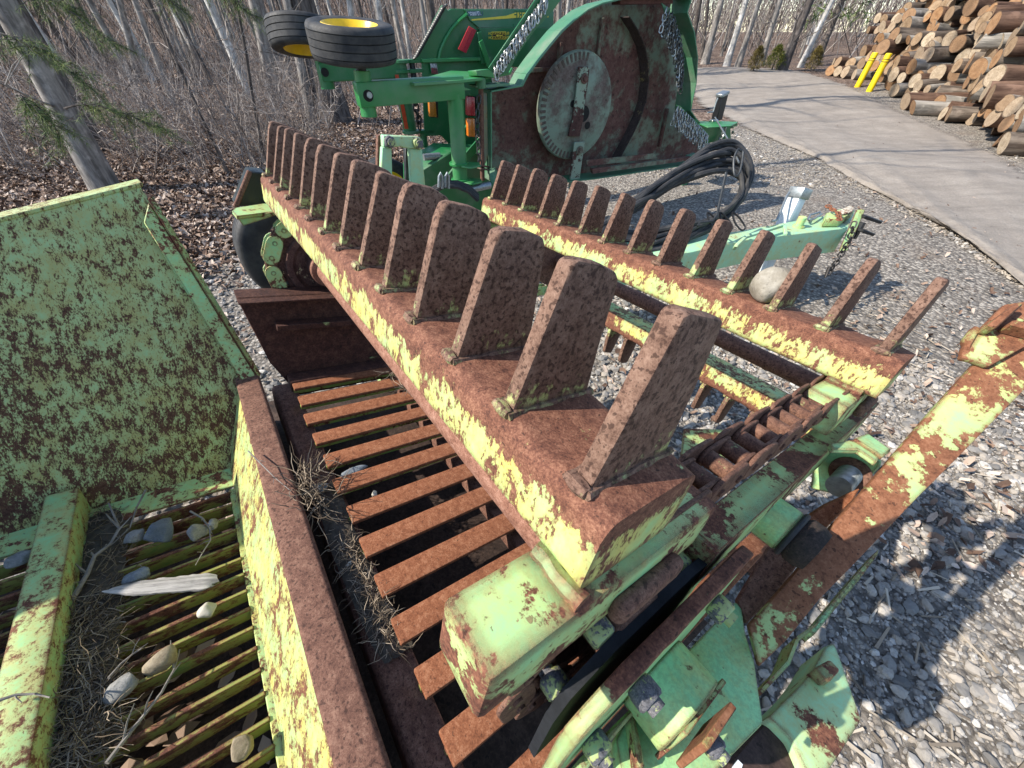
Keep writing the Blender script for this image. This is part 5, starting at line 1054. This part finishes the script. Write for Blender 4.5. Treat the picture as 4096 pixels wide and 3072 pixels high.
# far thicket: twigs and stems nobody could count
def thicket(n, seed, name, d0, d1, label, hmax):
    r = np.random.default_rng(seed); V = []; Fc = []
    az0, az1 = math.atan2(-2348, 2048), math.atan2(1500, 2048)
    az = r.uniform(-.95, .85, n); d = d0 + (d1 - d0) * r.random(n) ** .8
    x = np.sin(az) * d; y = np.cos(az) * d; ok = (.62 * x - .78 * y + 5.15 < -3.5) & ~((az[:] > .28) & (d < 30)); x, y, d = x[ok], y[ok], d[ok]; n = len(x)
    z = gh(x, y); h = r.uniform(.5, 1, n) * hmax; rad = r.uniform(.004, .014, n) * (1 + d / 25)
    P0 = np.stack([x, y, z + r.uniform(0, .6, n) ** 2 * hmax * .5], 1); D = np.stack([r.normal(0, .32, n), r.normal(0, .32, n), np.ones(n)], 1); D /= np.linalg.norm(D, axis=1)[:, None]
    K = np.stack([r.normal(0, .12, n), r.normal(0, .12, n), np.zeros(n)], 1) * h[:, None]
    rings = []
    for t in (0, .35, .7, 1.0):
        c = P0 + D * (h * t)[:, None] + K * (math.sin(t * 3))
        for q in range(3):
            an = 2 * math.pi * q / 3; rings.append(c + np.stack([np.cos(an) * rad * (1 - .8 * t), np.sin(an) * rad * (1 - .8 * t), np.zeros(n)], 1))
    V = np.stack(rings, 1).reshape(-1, 3); b = np.arange(n)[:, None] * 12; Fs = []
    for i in range(3):
        for q in range(3): Fs.append(np.concatenate([b + i*3 + q, b + i*3 + (q+1) % 3, b + (i+1)*3 + (q+1) % 3, b + (i+1)*3 + q], 1))
    o = link(name, npmesh(name, V, np.concatenate(Fs), M_BRUSH)); tag(o, label, 'undergrowth', None, 'stuff'); return o
thicket(3800, 1, 'undergrowth', 10, 28, 'dense grey brown undergrowth of the bare wood', 1.2)
thicket(7500, 2, 'far_wood', 24, 75, 'far bare wood fading into a grey mass of stems', 7.0)

# ------------------------------------------------------------------ pine boughs and evergreen shrubs
M_NEEDLE = (lambda s: (s.P(col=s.cr(s.island(), [(0, (.04, .08, .022)), (.5, (.10, .16, .045)), (1, (.26, .28, .09))]), rough=.7, spec=.3), s.mat)[1])(NT('pine_needles'))
M_CEDAR = (lambda s: (s.P(col=s.cr(s.island(), [(0, (.035, .06, .012)), (.5, (.10, .12, .02)), (1, (.22, .20, .04))]), rough=.75, spec=.2), s.mat)[1])(NT('cedar_leaves')); M_CEDARB = (lambda s: (s.P(col=s.cr(s.island(), [(0, (.07, .05, .015)), (.5, (.17, .13, .035)), (1, (.28, .22, .07))]), rough=.75, spec=.2), s.mat)[1])(NT('browned_cedar_leaves'))
def needles(V, Fc, c, d, r, n, ln, w):
    for _ in range(n):
        e = (Vector(d) * .5 + Vector((r.gauss(0, 1), r.gauss(0, 1), r.gauss(0, .8))).normalized()).normalized(); s0 = Vector(c) + e * .005; t = s0 + e * ln * r.uniform(.6, 1.1) + Vector((0, 0, -.015)); sd = e.cross(Vector((r.uniform(-1, 1), r.uniform(-1, 1), 1))).normalized() * w
        o = len(V); V += [(s0 - sd)[:], (s0 + sd)[:], t[:]]; Fc.append((o, o + 1, o + 2))
def bough(px0, px1, d0, d1, label, seed, dens=1.0):
    r = random.Random(seed); a = Vector(at(*px0, d0)); b = Vector(at(*px1, d1)); root = bpy.data.objects.new('pine_bough', None); COL.objects.link(root); root.location = a; tag(root, label, 'branch', 'pine boughs hanging into the picture'); m = MB(); V = []; Fc = []
    pts = [Vector((0, 0, 0)).lerp(b - a, i / 8) + Vector((0, 0, .10 * math.sin(math.pi * i / 8))) + Vector((r.gauss(0, .012), r.gauss(0, .012), r.gauss(0, .012))) for i in range(9)]; m.tube(pts, [.012 * (1 - .75 * i / 8) for i in range(9)], 6)
    for i in range(2, 9):
        for k in range(5):
            e = ((b - a).normalized() * .7 + Vector((r.uniform(-1, 1), r.uniform(-1, 1), r.uniform(-.7, .4)))).normalized() * r.uniform(.12, .34); s0 = pts[i]; m.tube([s0, s0 + e * .5 + Vector((0, 0, .01)), s0 + e], [.004, .003, .0015], 4)
            for q in range(int(5 * dens)): needles(V, Fc, s0 + e * (q + 1) / (5 * dens), e.normalized(), r, 15, .095, .0016)
    m.build('branch', B_DARK, root); me = npmesh('needles', V, Fc, M_NEEDLE, False); link('needles', me, root)
bough((-60, 120), (330, 330), 3.6, 3.9, 'pine bough hanging across the leaning pine trunk', 1); bough((80, -40), (420, 150), 4.2, 4.4, 'upper pine bough in the far left corner', 2); bough((250, 430), (610, 500), 4.2, 4.5, 'pine bough reaching right of the leaning trunk', 3)
bough((60, 380), (230, 520), 3.8, 4.0, 'yellowish pine bough in front of the trunk', 4); bough((560, -60), (720, 40), 4.8, 5.0, 'pine spray above the brush on the top edge', 5, .7); bough((820, -40), (1000, 60), 5.0, 5.2, 'pine spray left of the wing wheels on the top edge', 6, .7)
def evergreen(pb, hpx, wpx, mat, label, seed):
    b = grd(*pb); dep = float((RC.T @ (b - CAM))[2]); H = hpx * dep / FPX / 1.2; Wd = wpx * dep / FPX / 2; r = random.Random(seed); root = bpy.data.objects.new('evergreen_shrub', None); COL.objects.link(root); root.location = b; tag(root, label, 'shrub'); V = []; Fc = []
    MB().tube([(0, 0, -.05), (0, 0, H * .95)], [.03, .008], 6).build('stem', B_DARK, root)
    for _ in range(420):
        t = r.random() ** .8; rr = Wd * (1 - t) ** .6 * (.35 + .65 * r.random()) * (1.0 if t > .12 else .6); an = r.uniform(0, 6.28); c = Vector((math.cos(an) * rr, math.sin(an) * rr, .12 * H + t * H * .88)); needles(V, Fc, c, (math.cos(an), math.sin(an), .5), r, 9, .20 * H / 1.6, .012 * H / 1.6)
    link('foliage', npmesh('foliage', V, Fc, mat, False), root)
evergreen((3010, 290), 95, 75, M_CEDARB, 'browned cedar shrub left of the green shrub across the road', 1); evergreen((3085, 285), 95, 95, M_CEDAR, 'bright green cedar shrub across the road', 2); evergreen((3240, 285), 90, 80, M_CEDARB, 'yellow brown cedar shrub beside the log pile', 3)
# tall pine among the far trees
pb = grd(3260, 262); pr = tree(pb, (.03, .02, 1), .14, 12, 'dark', 77, 'dark green pine standing behind the cedar shrubs', None, limbs=14); V = []; Fc = []; r = random.Random(5)
for _ in range(600): t = r.uniform(.12, 1); an = r.uniform(0, 6.28); rr = 1.8 * (1 - t) ** .7 * r.uniform(.3, 1); needles(V, Fc, (math.cos(an) * rr, math.sin(an) * rr, 12 * t), (math.cos(an), math.sin(an), -.2), r, 8, .45, .02)
link('needles', npmesh('needles', V, Fc, M_NEEDLE, False), pr)

# ------------------------------------------------------------------ gravel, chips and leaves (nobody could count them)
def ico(sub):
    bm = bmesh.new(); bmesh.ops.create_icosphere(bm, subdivisions=sub, radius=1); V = np.array([v.co[:] for v in bm.verts]); F_ = np.array([[v.index for v in f.verts] for f in bm.faces]); bm.free(); return V, F_
def rotm(r, n):
    q = r.normal(size=(n, 4)); q /= np.linalg.norm(q, axis=1)[:, None]; w, x, y, z = q.T
    return np.stack([1-2*(y*y+z*z), 2*(x*y-z*w), 2*(x*z+y*w), 2*(x*y+z*w), 1-2*(x*x+z*z), 2*(y*z-x*w), 2*(x*z-y*w), 2*(y*z+x*w), 1-2*(x*x+y*y)], -1).reshape(n, 3, 3)
def inwood(x, y, r): return .62 * x - .78 * y + 5.15 + r.normal(0, .55, len(x)) < 0
def sample(r, n, u0, u1, v0, v1, pw):
    u = r.uniform(u0, u1, n * 3); v = v0 + (v1 - v0) * r.random(n * 3) ** pw
    D = np.stack([(u - 2048) / FPX, (v - 1536) / FPX, np.ones_like(u)], 1) @ RC.T; t = CAMH / np.maximum(1e-3, -D[:, 2]); x = D[:, 0] * t; y = D[:, 1] * t; k = (t < 30) & (D[:, 2] < -.03); return x[k], y[k]
GRAVM = (lambda s: (s.P(col=s.mix(s.math('MULTIPLY', s.ramp(s.noise(s.coord(False), 90, 5, .7), .4, .7), .35), s.cr(s.island(), [(0, (.12, .115, .11)), (.2, (.20, .19, .178)), (.5, (.30, .272, .24)), (.7, (.33, .285, .235)), (.88, (.40, .375, .34)), (1, (.52, .49, .45))]), (.12, .11, .10)), rough=.9, spec=.2), s.mat)[1])(NT('gravel_stone'))
def pebbles(name, x, y, smin, smax, sub, seed, label, flat=.6, lift=.35):
    r = np.random.default_rng(seed); n = len(x); V0, F0 = ico(sub); smooth = sub > 1; sz = smin + (smax - smin) * r.random(n) ** 3.6
    sc = np.stack([sz * r.uniform(.8, 1.5, n), sz * r.uniform(.7, 1.1, n), sz * r.uniform(.45, .85, n) * flat / .6], 1); RM = rotm(r, n)
    an = r.uniform(0, 6.28, n); tl = r.normal(0, .35, n); ca, sa = np.cos(an), np.sin(an); Z = np.zeros(n); O1 = np.ones(n)
    RZ = np.stack([ca, -sa, Z, sa, ca, Z, Z, Z, O1], -1).reshape(n, 3, 3); RX = np.stack([O1, Z, Z, Z, np.cos(tl), -np.sin(tl), Z, np.sin(tl), np.cos(tl)], -1).reshape(n, 3, 3)
    VV = np.einsum('nij,kj->nki', RM, V0); jit = 1 + r.uniform(-.24, .24, (n, len(V0), 1)); VV = VV * jit * sc[:, None, :]; VV = np.einsum('nij,nkj->nki', RZ @ RX, VV)
    VV += np.stack([x, y, gh(x, y) + sz * lift], 1)[:, None, :]; FF = F0[None] + (np.arange(n) * len(V0))[:, None, None]
    o = link(name, npmesh(name, VV.reshape(-1, 3), FF.reshape(-1, 3), GRAVM, False)); tag(o, label, 'gravel', None, 'stuff'); return o
rg = np.random.default_rng(31)
def onroad(x, y):
    rel = np.stack([x, y], 1); t = np.zeros(len(x), bool)
    for i in range(0, NR - 1):
        a, b, c = NEr[i], NEr[i+1], FEr[i]; n_ = np.array([-(b - a)[1], (b - a)[0]]); n_ = n_ if n_ @ (c - a) > 0 else -n_
        e = (b - a) / np.linalg.norm(b - a); s_ = (rel - a) @ e; w = (rel - a) @ (n_ / np.linalg.norm(n_)); t |= (s_ >= -.05) & (s_ <= np.linalg.norm(b - a) + .05) & (w > .15) & (w < 9)
    return t
# near gravel on the right
x, y = rg.uniform(.6, 3.3, 46000), rg.uniform(-.3, 3.2, 46000); k = np.hypot(x, y) < 3.6; x, y = x[k], y[k]
kk = rg.random(len(x)) < .22; pebbles('gravel', x[kk], y[kk], .006, .027, 2, 1, 'coarse grey stones lying beside the rock picker'); pebbles('gravel', x[~kk], y[~kk], .004, .0125, 1, 41, 'fine grey gravel lying beside the rock picker')
x, y = sample(rg, 15000, 700, 4200, 420, 1900, .9); d = np.hypot(x, y); k = (d > 2.6) & ~inwood(x, y, rg) & ~onroad(x, y); x, y = x[k], y[k]
pebbles('gravel', x, y, .009, .030, 1, 2, 'finer pale gravel spread across the yard')
xs_ = rg.uniform(-3.2, .7, 9000); ys_ = rg.uniform(.6, 4.6, 9000); k = ~inwood(xs_, ys_, rg); pebbles('gravel', xs_[k], ys_[k], .010, .03, 1, 3, 'pale gravel under and behind the rock picker')
# chips of wood and leaf fragments over the gravel
CHIPM = (lambda s: (s.P(col=s.cr(s.island(), [(0, (.10, .08, .062)), (.4, (.28, .23, .175)), (1, (.52, .45, .36))]), rough=.9, spec=.15), s.mat)[1])(NT('wood_chip'))
LEAFM = (lambda s: (s.P(col=s.cr(s.island(), [(0, (.06, .036, .026)), (.3, (.16, .10, .07)), (.65, (.30, .215, .16)), (1, (.50, .41, .34))]), rough=.8, spec=.2), s.mat)[1])(NT('dead_leaf'))
def chips(name, x, y, l0, l1, seed, label):
    r = np.random.default_rng(seed); n = len(x); V0 = np.array([(-1,-1,-1),(1,-.7,-1),(1,.7,-1),(-1,1,-1),(-1,-1,1),(1,-.7,1),(1,.7,1),(-1,1,1)], float); F0 = np.array([(3,2,1,0),(4,5,6,7),(0,1,5,4),(1,2,6,5),(2,3,7,6),(3,0,4,7)])
    L_ = l0 + (l1 - l0) * r.random(n) ** 2; sc = np.stack([L_ / 2, r.uniform(.0022, .006, n), r.uniform(.0012, .003, n)], 1); an = r.uniform(0, 6.28, n); tl = r.normal(0, .16, n)
    VV = V0[None] * sc[:, None, :]; z = VV[..., 2] + VV[..., 0] * np.sin(tl)[:, None]; X_ = VV[..., 0] * np.cos(an)[:, None] - VV[..., 1] * np.sin(an)[:, None]; Y_ = VV[..., 0] * np.sin(an)[:, None] + VV[..., 1] * np.cos(an)[:, None]
    W_ = np.stack([X_ + x[:, None], Y_ + y[:, None], z + (gh(x, y) + .018)[:, None]], -1); FF = F0[None] + (np.arange(n) * 8)[:, None, None]
    o = link(name, npmesh(name, W_.reshape(-1, 3), FF.reshape(-1, 4), CHIPM, False)); tag(o, label, 'wood chips', None, 'stuff')
x, y = sample(rg, 9000, 2300, 4200, 500, 2000, 1.0); k = ~onroad(x, y) & ~inwood(x, y, rg); chips('wood_chips', x[k], y[k], .02, .09, 5, 'splintered wood chips and straw scattered over the gravel')
x, y = rg.uniform(.7, 3.4, 700), rg.uniform(-.2, 3.2, 700); chips('wood_chips', x, y, .03, .12, 6, 'twigs and bark slivers lying on the near gravel')
def leaves(name, x, y, s0, s1, seed, label, lift=.012):
    r = np.random.default_rng(seed); n = len(x); V0 = np.array([(-1, 0, .1), (-.35, -.45, -.12), (.45, -.38, .15), (1, 0, -.1), (.4, .42, .2), (-.4, .40, .05), (0, 0, -.1)], float); F0 = np.array([(0,1,6),(1,2,6),(2,3,6),(3,4,6),(4,5,6),(5,0,6)])
    sz = s0 + (s1 - s0) * r.random(n); VV = V0[None] * (1 + r.uniform(-.3, .3, (n, 7, 1))) * sz[:, None, None]; VV[..., 2] *= r.uniform(.3, 2.2, n)[:, None]; an = r.uniform(0, 6.28, n); tl = r.normal(0, .45, n); tm = r.normal(0, .35, n)
    z = VV[..., 2] + VV[..., 0] * np.sin(tl)[:, None] + VV[..., 1] * np.sin(tm)[:, None]; X_ = VV[..., 0] * np.cos(an)[:, None] - VV[..., 1] * np.sin(an)[:, None]; Y_ = VV[..., 0] * np.sin(an)[:, None] + VV[..., 1] * np.cos(an)[:, None]
    W_ = np.stack([X_ + x[:, None], Y_ + y[:, None], z + (gh(x, y) + lift + r.uniform(0, .03, n))[:, None]], -1); FF = F0[None] + (np.arange(n) * 7)[:, None, None]
    o = link(name, npmesh(name, W_.reshape(-1, 3), FF.reshape(-1, 3), LEAFM, False)); tag(o, label, 'leaf litter', None, 'stuff')
x, y = sample(rg, 26000, -200, 2300, 170, 1150, 1.0); k = inwood(x, y, rg); leaves('leaf_litter', x[k], y[k], .028, .055, 7, 'brown dead leaves covering the floor of the wood')
x, y = sample(rg, 1100, 500, 4100, 400, 2300, 1.0); k = ~inwood(x, y, rg); leaves('leaf_litter', x[k], y[k], .014, .035, 8, 'scattered brown leaf scraps on the gravel')
def belly_leaves():
    r = random.Random(9); m = MB()
    for _ in range(420):
        p = Vector((r.uniform(.26, 1.6), r.uniform(-1.3, -.28), -1.038 + r.uniform(0, .03))); s_ = r.uniform(.018, .04); an = r.uniform(0, 6.28); ex = Vector((math.cos(an), math.sin(an), r.gauss(0, .3))); ey = Vector((-math.sin(an), math.cos(an), r.gauss(0, .3)))
        pts = [p + (ex * a_ + ey * b_) * s_ + Vector((0, 0, r.uniform(-.006, .01))) for a_, b_ in ((-1, 0), (-.3, -.5), (.5, -.4), (1, 0), (.4, .45), (-.4, .4))]; m.add([mw(q) for q in pts], [(0, 1, 2, 3, 4, 5)])
    o = m.build('leaf_litter', LEAFM, smooth=False); tag(o, 'dead leaves lying under the slatted hopper floor', 'leaf litter', None, 'stuff')
belly_leaves()
